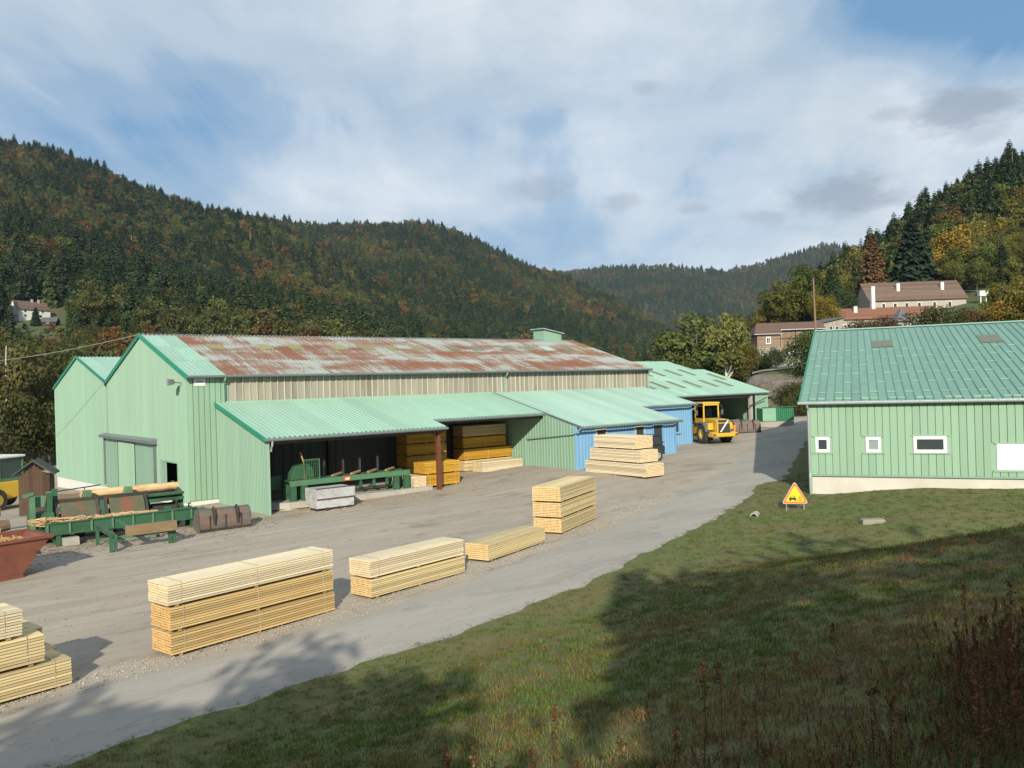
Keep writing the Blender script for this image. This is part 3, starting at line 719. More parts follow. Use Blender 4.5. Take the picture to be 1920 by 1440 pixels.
    shp = sheet_mesh('roof_sheet', 1.045, (vr-v0)*c2, .26, .035, M['roof_green'])
    for i in range(29): place('roof_sheet', shp, h2, mat=slope_m(-.06+i*1.04, v0, 7.04, s2))
    s3 = (zr-ze)/(v1-vr); c3 = math.sqrt(1+s3*s3)
    rb = MB().corr((0, 0, 0), (1, 0, 0), (0, 1, 0), (0, 0, 1), 30, (v1-vr)*c3+.2, .26, .035)
    place('rear_roof', rb.mesh('rear_roof', M['roof_green']), h2, mat=frame((29.95, v1+.15, ze-.03), (-1, 0, 0), (0, -1/c3, s3/c3), (0, s3/c3, 1/c3)))
    MB().bar((-.1, v0, 7.0), (-.1, vr, zr+.03), .06, .22).build('verge_trim', M['teal'], h2)
    MB().bar((-.1, v1+.15, ze-.05), (-.1, vr, zr+.03), .06, .22).build('verge_trim', M['teal'], h2)
    MB().box(-.14, .15, v0-.18, v0+.12, 6.72, 6.98).build('valley_outlet', M['dark_steel'], h2)
halls()

LZ, LS = 5.45, .248
def leanz(v): return LZ+LS*v
def lean_to():
    t = thing('lean_to_shed', 'open lean-to with pale green roof along the sawmill hall, sheltering saw and timber', 'shed', C0, BZ)
    wallsheet(MB(), lambda s, d, z: (1.55-d, s, z), -6.75, 0, lambda s: zg(*W(1.5, s).xy)-.05, lambda s: leanz(s)-.06, .19, .03, .4).build('side_wall', M['pale_green'], t)
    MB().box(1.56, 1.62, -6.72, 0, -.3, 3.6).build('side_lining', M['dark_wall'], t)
    MB().box(1.50, 1.66, -6.86, -6.74, -.2, 3.72).build('corner_post', M['pale_green'], t)
    c_ = math.sqrt(1+LS*LS)
    a = sheet_mesh('roof_sheet', 1.06, 6.95*c_, .25, .035, M['roof_green']); b = sheet_mesh('roof_sheet', 1.06, 5.45*c_, .25, .035, M['roof_green'])
    for i in range(10): place('roof_sheet', a, t, mat=slope_m(1.42+i*1.05, -6.95, leanz(-6.95)+.02+R_.uniform(0, .006), LS))
    for i in range(10, 19): place('roof_sheet', b, t, mat=slope_m(1.42+i*1.05-(.42 if i == 18 else 0), -5.45, leanz(-5.45)+.02+R_.uniform(0, .006), LS))
    MB().bar((1.42, -6.98, leanz(-6.98)-.05), (1.42, 0, leanz(0)-.04), .06, .22).build('verge_trim', M['teal'], t)
    MB().box(2.0, 20.6, -.09, .0, 5.38, 5.52).build('flashing', M['roof_green'], t)
    MB().tube([(1.35, -7.03, 3.66), (11.95, -7.03, 3.66)], .075, 8).build('gutter', M['gutter'], t)
    MB().tube([(12.0, -5.53, 4.02), (20.5, -5.53, 4.02)], .075, 8).build('gutter', M['gutter'], t)
    MB().tube([(1.75, -7.03, 3.62), (1.75, -7.0, 3.4), (1.75, -6.85, 3.22), (1.75, -6.82, 3.1)], .05, 8).build('downpipe', M['zinc'], t)
    mb = MB().box(1.6, 11.9, -6.75, -6.6, 3.42, 3.66); mb.build('eave_beam', M['dark_steel'], t)
    MB().box(11.8, 20.5, -5.35, -5.2, 3.82, 4.02).build('eave_beam', M['dark_steel'], t)
    for v in (-1.2, -2.6, -4.0, -5.2):
        MB().box(1.6, 20.4, v-.04, v+.04, leanz(v)-.16, leanz(v)-.02).build('purlin', M['dark_steel'], t)
    g0 = zg(*W(11.6, -6.4).xy)
    p = MB().box(11.52, 11.74, -6.58, -6.56, g0-.1, 3.5).box(11.52, 11.74, -6.40, -6.38, g0-.1, 3.5).box(11.62, 11.64, -6.56, -6.40, g0-.1, 3.5); p.build('post', M['brown_steel'], t)
    MB().bar((11.2, -6.5, 3.42), (11.6, -6.5, 3.1), .05).build('post_brace', M['brown_steel'], t)
    for u in (4.5, 8.0, 15.5): MB().box(u, u+.18, -.2, -.02, .2, 5.3).build('wall_column', M['dark_steel'], t)
    # raised concrete floor
    MB().prism([(2.9, -6.15), (11.4, -6.15), (11.4, -.1), (1.7, -.1), (1.7, -5.2)], -.2, .42, 'z').build('floor_slab', M['concrete'], t)
lean_to()

def blue_workshop():
    t = thing('blue_workshop', 'blue panelled workshop with pale green roof in front of the hall', 'workshop', C0, BZ)
    zlow = lambda u: lambda s: zg(*W(u, s).xy)-.05
    wallsheet(MB(), lambda s, d, z: (20.45-d, s, z), -8.3, -.1, zlow(20.4), lambda s: leanz(s)-.06, .27, .035, .4).build('side_wall', M['pale_green'], t)
    zf = lambda v: lambda s: zg(*W(s, v).xy)-.05
    ops = [(22.15, 23.1, 2.5, 3.05), (25.7, 26.6, 2.1, 3.05), (27.4, 28.4, 1.95, 3.1)]
    wallsheet(MB(), lambda s, d, z: (s, -8.3-d, z), 20.45, 29.6, zf(-8.3), leanz(-8.3)-.04, .27, .035, .4, ops).build('front_wall', M['blue_panel'], t)
    wallsheet(MB(), lambda s, d, z: (29.6+d, s, z), -8.3, -4.9, zlow(29.6), lambda s: leanz(s)-.06, .27, .035, .4).build('side_wall', M['blue_panel'], t)
    op2 = [(33.25, 34.15, 2.05, 3.1)]
    wallsheet(MB(), lambda s, d, z: (s, -4.9-d, z), 29.6, 35.5, zf(-4.9), leanz(-4.9)-.04, .27, .035, .4, op2).build('front_wall', M['blue_panel'], t)
    wallsheet(MB(), lambda s, d, z: (35.5+d, s, z), -4.9, -.05, zlow(35.5), lambda s: leanz(s)-.06, .27, .035, .4).build('side_wall', M['blue_panel'], t)
    P1 = lambda s, o, z: (s, -8.34-o, z); P2 = lambda s, o, z: (s, -4.94-o, z)
    for o in ops: window(t, P1, *o, fw=.07, m='blue_panel' if o[0] > 27 else 'plinth')
    window(t, P2, *op2[0], fw=.07, m='blue_panel')
    MB().box(20.38, 20.5, -8.42, -8.3, .55, 3.3).build('corner_trim', M['blue_panel'], t)
    MB().box(29.55, 29.68, -8.42, -8.3, .9, 3.3).build('corner_trim', M['blue_panel'], t)
    MB().box(35.45, 35.58, -5.02, -4.9, 1.0, 4.15).build('corner_trim', M['blue_panel'], t)
    MB().box(20.5, 35.4, -4.6, -4.55, .6, 4.2).build('interior_shade_sheet', M['dark_wall'], t)  # dark sheet closing the workshop, stands in for its unlit interior
    c_ = math.sqrt(1+LS*LS)
    a = sheet_mesh('roof_sheet', 1.03, 8.75*c_, .25, .035, M['roof_pale']); b = sheet_mesh('roof_sheet', 1.03, 5.25*c_, .25, .035, M['roof_pale'])
    for i in range(15):
        l = 8.75 if i < 9 else 5.25
        place('roof_sheet', a if i < 9 else b, t, mat=slope_m(20.52+i*1.02, -l, leanz(-l)+.03+R_.uniform(0, .006), LS))
    MB().bar((20.5, -8.8, leanz(-8.8)), (20.5, 0, leanz(0)), .07, .14).build('verge_trim', M['gutter'], t)
    MB().tube([(20.4, -8.85, 3.22), (29.85, -8.85, 3.22)], .075, 8).build('gutter', M['gutter'], t)
    MB().tube([(29.9, -5.35, 4.08), (35.9, -5.35, 4.08)], .075, 8).build('gutter', M['gutter'], t)
    MB().tube([(20.36, -8.85, 3.2), (20.34, -8.6, 2.95), (20.34, -8.2, 2.86), (20.34, -3.8, 2.42), (20.34, -3.72, 2.35), (20.34, -3.72, .5)], .05, 8).build('drain_pipe', M['downpipe'], t)
    MB().tube([(20.34, -5.53, 4.0), (20.34, -5.5, 2.66)], .045, 8).build('downpipe', M['downpipe'], t)
    MB().tube([(35.7, -5.35, 4.05), (35.72, -5.2, 3.85), (35.65, -5.0, 3.7)], .05, 8).build('downpipe', M['zinc'], t)
    MB().box(20.8, 29.4, -8.6, -8.3, .3, .62).build('footing', M['concrete'], t)
blue_workshop()

def far_shed():
    t = thing('loader_shed', 'open-fronted green shed with dark roof-light strips behind the yellow loader', 'shed', C0, BZ)
    s, z0, v0 = .306, 4.5, 3.5; c_ = math.sqrt(1+s*s); rz = lambda v: z0+s*(v-v0)
    a = sheet_mesh('roof_sheet', 1.03, 11.6*c_, .25, .035, M['roof_green']); b = sheet_mesh('roof_sheet', 1.03, 8.3*c_, .25, .035, M['roof_green']); d = sheet_mesh('roof_sheet', 1.03, 2.2*c_, .25, .035, M['roof_green'])
    for i in range(22):
        u = 35.9+i*1.02
        place('roof_sheet', a if u < 55.6 else b, t, mat=slope_m(u, v0-.05, rz(v0-.05)+R_.uniform(0, .006), s))
    rb = MB().corr((0, 0, 0), (1, 0, 0), (0, 1, 0), (0, 0, 1), 20.3, 11.6*c_, .25, .035)
    place('rear_roof', rb.mesh('rear_roof', M['roof_green']), t, mat=frame((56.2, 26.6, rz(v0)), (-1, 0, 0), (0, -1/c_, s/c_), (0, s/c_, 1/c_)))
    rb = MB().corr((0, 0, 0), (1, 0, 0), (0, 1, 0), (0, 0, 1), 2.1, 8.3*c_, .25, .035)
    place('rear_roof', rb.mesh('rear_roof', M['roof_green']), t, mat=frame((58.3, 20.0, rz(v0)), (-1, 0, 0), (0, -1/c_, s/c_), (0, s/c_, 1/c_)))
    sk = sheet_mesh('roof_light', .62, 2.3, .25, .03, M['skylight_dark'])
    for u in (43.6, 45.4, 47.8, 50.2, 52.8, 55.1): place('roof_light', sk, t, mat=slope_m(u-.3, 5.7, rz(5.7)+.045, s))
    for u in (47.6, 49.4, 52.0, 54.2): place('roof_light', sk, t, mat=slope_m(u-.3, 9.6, rz(9.6)+.045, s))
    place('roof_light', sk, t, mat=slope_m(56.6, 7.9, rz(7.9)+.045, s))
    MB().tube([(36, v0-.12, 4.42), (58.2, v0-.12, 4.42)], .07, 8).build('gutter', M['gutter'], t)
    MB().box(36.2, 56.0, v0+.15, v0+.3, 4.1, 4.42).build('eave_beam', M['dark_steel'], t)
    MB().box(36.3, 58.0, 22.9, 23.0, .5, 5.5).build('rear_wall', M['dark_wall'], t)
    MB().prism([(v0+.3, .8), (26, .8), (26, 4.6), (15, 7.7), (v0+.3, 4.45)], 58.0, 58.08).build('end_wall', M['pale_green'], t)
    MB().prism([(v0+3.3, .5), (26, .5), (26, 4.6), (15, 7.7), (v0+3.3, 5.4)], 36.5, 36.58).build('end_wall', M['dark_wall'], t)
    wallsheet(MB(), lambda q, dd, z: (q, v0+.1-dd, z), 55.9, 58.05, 1.2, 4.4, .3, .03).build('front_panel', M['pale_green'], t)
    MB().box(55.2, 55.5, v0+.1, v0+.4, 1.2, 4.2).build('front_post', M['concrete'], t)
    MB().bar((54.6, v0-.1, 3.2), (57.0, v0-.5, 4.0), .07).build('sliding_arm', M['dark_steel'], t)
far_shed()

def warehouse():
    O = Vector((13.73, 38.6, 0)); rz = rad(-22.5)
    t = thing('green_warehouse', 'broad green panelled warehouse with wide dark green roof at the right', 'warehouse', O, rz)
    LEN, DEP, RT, ZE, ZR, ZP = 27.0, 36.8, 18.4, 4.79, 8.94, 1.43
    s = (ZR-ZE)/RT; c_ = math.sqrt(1+s*s)
    pw = .305
    wins = [(.30, .92, 2.46, 3.16), (2.44, 3.08, 2.46, 3.16), (4.40, 5.72, 2.46, 3.18)]
    door = (7.62, 10.4, 1.72, 2.84)
    cache = {}
    def seg(z0, z1):
        k = (round(z0, 2), round(z1, 2))
        if k not in cache: cache[k] = MB().prism([(0, .03), (0, 0), (.004, -.045), (pw-.034, -.045), (pw-.026, 0), (pw, 0), (pw, .03)], z0, z1, 'z').mesh('wall_panel', M['panel_green'])
        return cache[k]
    n = int(LEN/pw); blocks = [(a-.10, b+.10, c0-.09, d0+.06) for a, b, c0, d0 in wins+[door]]
    for i in range(n):
        x = .12+i*pw; hit = [b for b in blocks if b[0] < x+pw*.5 < b[1]]
        if hit:
            b = hit[0]; place('wall_panel', seg(ZP, b[2]), t, (x, 0, 0)); place('wall_panel', seg(b[3], ZE-.05), t, (x, 0, 0))
        else: place('wall_panel', seg(ZP, ZE-.05), t, (x, 0, 0))
    P = lambda q, o, z: (q, -.045-o, z)
    for k, w in enumerate(wins):
        window(t, P, *w, fw=.13, fd=.03, m='white_frame', pane='pane' if k != 1 else 'pane_milk', sill=False, deep=.03)
        a, b, c0, d0 = w
        MB().box(a-.12, b+.12, -.07, .0, d0+.003, d0+.065).build('window_flashing', M['panel_green'], t)
        MB().box(a-.14, b+.14, -.075, .0, c0-.075, c0-.003).build('window_flashing', M['panel_green'], t)
        MB().box(a-.30, a-.003, -.02, .0, c0-.09, d0+.06).build('window_flashing', M['panel_green'], t)
        MB().box(b+.003, b+.30, -.02, .0, c0-.09, d0+.06).build('window_flashing', M['panel_green'], t)
    a, b, c0, d0 = door
    MB().box(a, b, -.06, .0, c0, d0).build('white_shutter', M['sign_white'], t, bevel=.01)
    MB().box(a-.14, b+.14, -.075, .0, c0-.09, c0-.003).build('window_flashing', M['panel_green'], t)
    MB().box(a-.10, b+.10, -.07, .0, d0+.003, d0+.06).build('window_flashing', M['panel_green'], t)
    MB().box(a-.30, a-.003, -.02, .0, c0-.09, d0+.06).build('window_flashing', M['panel_green'], t)
    MB().box(.06, LEN, .04, .3, -1.2, ZP-.02).build('plinth', M['plinth'], t)
    MB().box(-.02, LEN, -.06, .04, ZP-.08, ZP-.003).build('base_flashing', M['downpipe'], t)
    MB().box(.02, LEN, .035, .2, ZP, ZE-.1).build('inner_wall', M['dark_wall'], t)
    # gable end
    wallsheet(MB(), lambda q, dd, z: (-.0-dd, q, z), 0, DEP, .3, lambda q: ZE+s*min(q, DEP-q)-.06, .3, .03).build('gable_wall', M['pale_green'], t)
    MB().box(-.04, .12, -.045, .0, .62, ZE-.06).build('corner_trim', M['panel_green'], t)
    MB().box(0, LEN, DEP-.05, DEP, -.5, ZE).build('rear_wall', M['pale_green'], t)
    MB().prism([(0, 0), (DEP, 0), (DEP, ZE-.1), (RT, ZR-.1), (0, ZE-.1)], LEN-.06, LEN).build('end_wall', M['pale_green'], t)
    # roof: standing seam panels with snow bars
    rw = .375; L = (RT+.22)*c_
    rp = MB().prism([(0, -.02), (rw-.004, -.02), (rw-.004, .045), (rw-.022, .045), (rw-.03, .004), (.012, .004), (.004, .045), (0, .045)], 0, L, 'y').mesh('roof_panel', M['warehouse_roof'])
    bar = MB().box(.01, rw-.02, -.016, .016, .03, .062).mesh('snow_guard', M['snow_bar'])
    eb = MB().box(.04, rw-.06, -.02, .02, .03, .09).box(.04, .07, .02, .12, .03, .09).box(rw-.09, rw-.06, .02, .12, .03, .09).mesh('snow_guard', M['snow_bar'])
    for i in range(72):
        x = -.32+i*rw; m0 = slope_m(x, -.22, ZE+.03-s*.22+R_.uniform(0, .004), s); place('roof_panel', rp, t, mat=m0)
        if x < 15.6:
            for j in range(6):
                tt = 1.6+j*4.05+(2.02 if i % 2 else 0)
                if tt > 12.9: continue
                if any(a-.3 < x < b+.1 and c0-.2 < tt < d0+.2 for a, b, c0, d0 in ((3.0, 4.2, 12.1, 14.2), (8.5, 9.7, 12.1, 14.3))): continue
                place('snow_guard', bar, t, mat=m0 @ Matrix.Translation((0, tt+.02*(i % 3), 0)))
            if i % 3: place('snow_guard', eb, t, mat=m0 @ Matrix.Translation((0, .38, 0)))
    for (a, b, c0, d0) in ((3.06, 4.2, 12.1, 13.9), (8.55, 9.75, 12.2, 14.3)):
        k0 = round((a+.32)/rw); x = -.32+k0*rw
        place('roof_light', MB().box(.0, rw*3, 0, d0-c0, .03, .06).mesh('roof_light', M['skylight_dark']), t, mat=slope_m(x, c0, ZE+.03+s*c0, s))
    rb = MB().corr((0, 0, 0), (1, 0, 0), (0, 1, 0), (0, 0, 1), LEN+.3, L, rw, .04, .12)
    place('rear_roof', rb.mesh('rear_roof', M['warehouse_roof']), t, mat=frame((LEN, DEP+.2, ZE+.03-s*.2), (-1, 0, 0), (0, -1/c_, s/c_), (0, s/c_, 1/c_)))
    MB().prism([(RT-.25, ZR+.03), (RT, ZR+.12), (RT+.25, ZR+.03), (RT, ZR+.08)], -.34, LEN).build('ridge_cap', M['roof_green'], t)
    MB().bar((-.36, -.24, ZE-.08), (-.36, RT, ZR+.02), .06, .20).build('verge_trim', M['teal'], t)
    MB().bar((-.36, DEP+.24, ZE-.08), (-.36, RT, ZR+.02), .06, .20).build('verge_trim', M['teal'], t)
    MB().tube([(-.42, -.30, ZE-.06), (LEN, -.30, ZE-.06)], .075, 10).build('gutter', M['zinc'], t)
    br = MB().box(-.012, .012, -.39, -.2, ZE-.02, ZE+.03).mesh('gutter_bracket', M['zinc'])
    for i in range(30): place('gutter_bracket', br, t, (.2+i*.75, 0, 0))
    MB().tube([(-.02, -.30, ZE-.08), (.0, -.24, ZE-.25), (.02, -.10, ZE-.42), (.03, -.10, 1.5), (.03, -.14, 1.3), (.04, -.14, .35)], .05, 10).build('downpipe', M['zinc'], t)
warehouse()
# ------------------------------------------------------------------ vegetation
def leafmesh(name, quads, m, trunk=None, tm=None):
    """quads: list of (4 points, tone tuple)"""
    vs_ = []; fs = []; col = []; mi = []
    for pts, tone in quads:
        o = len(vs_); vs_ += [tuple(p) for p in pts]; fs.append(tuple(range(o, o+len(pts)))); col += [tone+(1,)]*len(pts); mi.append(0)
    if trunk:
        o = len(vs_); vs_ += trunk.v; fs += [tuple(i+o for i in f) for f in trunk.f]; col += [(.5, .5, .5, 1)]*len(trunk.v); mi += [1]*len(trunk.f)
    me = bpy.data.meshes.new(name); me.from_pydata(vs_, [], fs); me.materials.append(m)
    if tm: me.materials.append(tm)
    me.polygons.foreach_set('material_index', mi)
    a = me.attributes.new('leaf', 'FLOAT_COLOR', 'POINT'); a.data.foreach_set('color', [x for c_ in col for x in c_])
    me.update(); return me
def tone(r, lo=0, hi=1): return (r.uniform(lo, hi), r.random(), r.random())
def leafquad(r, c, n, s, asp=1.0):
    n = n.normalized(); a = n.cross(Vector((r.uniform(-1, 1), r.uniform(-1, 1), r.uniform(-1, 1))))
    if a.length < 1e-3: a = Vector((1, 0, 0))
    a.normalize(); b = n.cross(a); s1 = s*r.uniform(.7, 1.3); s2 = s1*asp
    return [c+a*s1, c+b*s2+n*s*.15, c-a*s1, c-b*s2+n*s*.1]
def conifer_quads(seed, h, r0, wh, nb, spray, fine):
    r = random.Random(seed); Q = []
    z0 = .10*h
    for i in range(wh):
        t = i/(wh-1); z = z0+(h*.985-z0)*t**.92; R = r0*(1-t)**.68*r.uniform(.82, 1.1)+.06*r0*(1-t)+.03
        n = max(4, int(nb*(1-.5*t)))
        for k in range(n):
            a = 2*math.pi*(k+r.random()*.8)/n+i*1.3; L = R*r.uniform(.72, 1.18)
            d = Vector((math.cos(a), math.sin(a), 0)); side = Vector((-d.y, d.x, 0)); droop = .30+.25*r.random()-.25*t
            tn = r.uniform(.25, .9)
            for q in range(fine):
                f0 = q/fine*.9+.05; f1 = f0+1.0/fine*1.15
                p0 = Vector((0, 0, z))+d*L*f0-Vector((0, 0, L*droop*f0*f0)); p1 = Vector((0, 0, z))+d*L*f1-Vector((0, 0, L*droop*f1*f1))
                w = spray*L*(.42-.26*f0)*r.uniform(.7, 1.3)+.004; tw = r.uniform(-.5, .5)
                up = Vector((0, 0, w*tw)); hang = Vector((0, 0, -w*.55))
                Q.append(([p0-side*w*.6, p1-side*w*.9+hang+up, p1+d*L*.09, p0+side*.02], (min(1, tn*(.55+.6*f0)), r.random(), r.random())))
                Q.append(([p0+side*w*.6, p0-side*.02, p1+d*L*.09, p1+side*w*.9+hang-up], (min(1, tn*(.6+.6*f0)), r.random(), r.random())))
    return Q
def crown_lobes(r, h, rx, base, n, tall=1.0):
    cz = base+(h-base)*.52; hz = (h-base)*.5; L = []
    for i in range(n):
        while True:
            p = Vector((r.uniform(-1, 1), r.uniform(-1, 1), r.uniform(-1, 1)))
            if .15 < p.length < .80: break
        tz = (p.z+1)/2; w = 1.0-.45*max(0, tz-.45)
        L.append((Vector((p.x*rx*w, p.y*rx*w, cz+p.z*hz*.86)), rx*r.uniform(.28, .48)*tall, r.uniform(.15, .85)))
    return L
def broad_quads(seed, h, rx, base, nl, leaf, nlobe=14, droop=0):
    r = random.Random(seed); L = crown_lobes(r, h, rx, base, nlobe); Q = []
    for i in range(nl):
        c, s, tn = r.choice(L)
        d = Vector((r.gauss(0, 1), r.gauss(0, 1), r.gauss(0, 1)*.9+.25)).normalized()
        p = c+d*s*(r.random()**.35)*Vector((1, 1, .8)).length/1.62
        if p.z > h: p.z = h-r.random()*.3
        nrm = d+Vector((r.uniform(-.8, .8), r.uniform(-.8, .8), r.uniform(-.5, .9)))
        if droop: nrm.z *= .2
        Q.append((leafquad(r, p, nrm, leaf, r.uniform(.55, .9)), (max(0, min(1, tn+r.uniform(-.28, .28))), r.random(), r.random())))
    return Q, L
def trunk_mb(seed, h, r0, limbs=(), top=.8):
    r = random.Random(seed); mb = MB(); pts = []; x = y = 0
    for i in range(6):
        t = i/5; pts.append((x, y, h*top*t-.4*(i == 0))); x += r.uniform(-.02, .02)*h; y += r.uniform(-.02, .02)*h
    mb.tube(pts, [r0*(1-.8*i/5)*(1.35 if i == 0 else 1) for i in range(6)], 7)
    for c, s, _ in limbs:
        z = max(h*.18, min(c.z*.62, h*top*.8)); k = z/(h*top)
        b = Vector((pts[int(k*5)][0], pts[int(k*5)][1], z)); m_ = b.lerp(c, .5)+Vector((0, 0, -.06*h*r.random()))
        mb.tube([b, m_, c], [r0*.42*(1-.5*k), r0*.25, r0*.07], 5, cap=False)
    return mb
def conifer(name, seed, h, r0, wh, nb, spray, fine, m):
    return leafmesh(name, conifer_quads(seed, h, r0, wh, nb, spray, fine), m)
PROTO = bpy.data.collections.new('forest_kinds')
def proto(name, me):
    o = bpy.data.objects.new(name, me); PROTO.objects.link(o); return o
LI = M['leaf_inst']
for i in range(3):                                   # 0-2 spruce and fir
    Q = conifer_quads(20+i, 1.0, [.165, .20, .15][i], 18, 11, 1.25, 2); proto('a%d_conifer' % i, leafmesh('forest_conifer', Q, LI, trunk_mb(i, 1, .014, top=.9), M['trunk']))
for i in range(3):                                   # 3-5 beech, birch, maple
    Q, L = broad_quads(40+i, 1.0, [.34, .30, .38][i], [.16, .12, .2][i], 820, .031, 18); proto('b%d_broadleaf' % i, leafmesh('forest_broadleaf', Q, LI, trunk_mb(i+5, 1, .02, L[:5]), M['trunk']))
proto('c0_snag', MB().tube([(0, 0, 0), (.01, 0, .5), (.0, .01, 1)], [.016, .012, .004], 5).mesh('forest_snag', M['snag']))   # 6

def scatter(name, pts, coll, label, cat):
    """one object that carries a whole wood or lawn: points with their own turn, size, kind and colour"""
    me = bpy.data.meshes.new(name); me.from_pydata([p[0] for p in pts], [], [])
    for nm, ty, ch, data in (('turn', 'FLOAT_VECTOR', 'vector', [x for p in pts for x in p[1]]), ('size', 'FLOAT_VECTOR', 'vector', [x for p in pts for x in p[2]]),
                             ('sort', 'INT', 'value', [p[3] for p in pts]), ('tint', 'FLOAT_COLOR', 'color', [x for p in pts for x in tuple(p[4])+(1,)])):
        a = me.attributes.new(nm, ty, 'POINT'); a.data.foreach_set(ch, data)
    o = bpy.data.objects.new(name, me); COL.objects.link(o); tag(o, label, cat, kind='stuff')
    ng = bpy.data.node_groups.new(name, 'GeometryNodeTree')
    ng.interface.new_socket('Geometry', in_out='INPUT', socket_type='NodeSocketGeometry'); ng.interface.new_socket('Geometry', in_out='OUTPUT', socket_type='NodeSocketGeometry')
    gi = ng.nodes.new('NodeGroupInput'); go = ng.nodes.new('NodeGroupOutput'); ip = ng.nodes.new('GeometryNodeInstanceOnPoints')
    ci = ng.nodes.new('GeometryNodeCollectionInfo'); ci.inputs['Collection'].default_value = coll; ci.inputs['Separate Children'].default_value = True; ci.inputs['Reset Children'].default_value = True
    def at_(nm, ty): n = ng.nodes.new('GeometryNodeInputNamedAttribute'); n.data_type = ty; n.inputs['Name'].default_value = nm; return n.outputs['Attribute']
    e2r = ng.nodes.new('FunctionNodeEulerToRotation')
    L = ng.links
    L.new(gi.outputs[0], ip.inputs['Points']); L.new(ci.outputs[0], ip.inputs['Instance']); ip.inputs['Pick Instance'].default_value = True
    L.new(at_('sort', 'INT'), ip.inputs['Instance Index']); L.new(at_('turn', 'FLOAT_VECTOR'), e2r.inputs[0]); L.new(e2r.outputs[0], ip.inputs['Rotation']); L.new(at_('size', 'FLOAT_VECTOR'), ip.inputs['Scale'])
    L.new(ip.outputs[0], go.inputs[0])
    md = o.modifiers.new('scatter', 'NODES'); md.node_group = ng
    return o

RT_ = random.Random(11)
CON = [(.048, .076, .032), (.056, .084, .034), (.040, .066, .030), (.062, .088, .032), (.036, .060, .028)]
AUT = [(.160, .085, .026), (.135, .072, .026), (.155, .105, .028), (.125, .088, .030), (.18, .13, .032), (.115, .072, .028)]
GRR = [(.14, .15, .036), (.17, .16, .036), (.11, .135, .034), (.12, .125, .036), (.19, .155, .032)]
GRN = [(.085, .105, .030), (.105, .115, .032), (.075, .097, .028), (.125, .125, .036), (.095, .092, .032)]
def vary(c_, a=.16): k = RT_.uniform(1-a, 1+a); return tuple(max(.004, x*k*RT_.uniform(.94, 1.06)) for x in c_)
def fbm(x, y, s, o): return mn.noise(Vector((x*s, y*s, o)))+.5*mn.noise(Vector((x*s*2.3, y*s*2.3, o+4)))
def species(x, y, z, d, k):
    c_ = -.04+.9*fbm(x, y, .008, 1)+.5*fbm(x, y, .03, 7)
    if d < 330 and k < 0: c_ -= .55
    if 330 < d < 560 and k < .1: c_ += .22
    if k > .22 and d < 366: c_ = -.45+.95*sst(265, 325, d)+.5*fbm(x, y, .03, 7)
    return c_+RT_.uniform(-.5, .5) > -.08
HOUSE_PADS = []
def clear_of_houses(x, y):
    return all((x-a)**2+(y-b)**2 > r*r for a, b, r in HOUSE_PADS)
def hillhit(px, py):
    d = 140.
    while d < 900:
        q = at(px, py, d)
        if q.z < terrain(q.x, d): break
        d += 1.5
    return d
WHD = hillhit(66, 600); WHS = WHD/345
HOUSE_PADS += [(at(68, 590, WHD).x, WHD, 16*WHS), (at(68, 590, WHD-18).x, WHD-18, 13*WHS), (at(1480, 640, 152).x, 152, 15), (at(1450, 650, 140).x, 138, 16), (at(1500, 650, 125).x, 128, 14), (at(1640, 600, 185).x, 178, 17), (at(1720, 590, 192).x, 190, 16), (at(1790, 590, 192).x, 188, 17), (at(1860, 590, 180).x, 180, 14)]
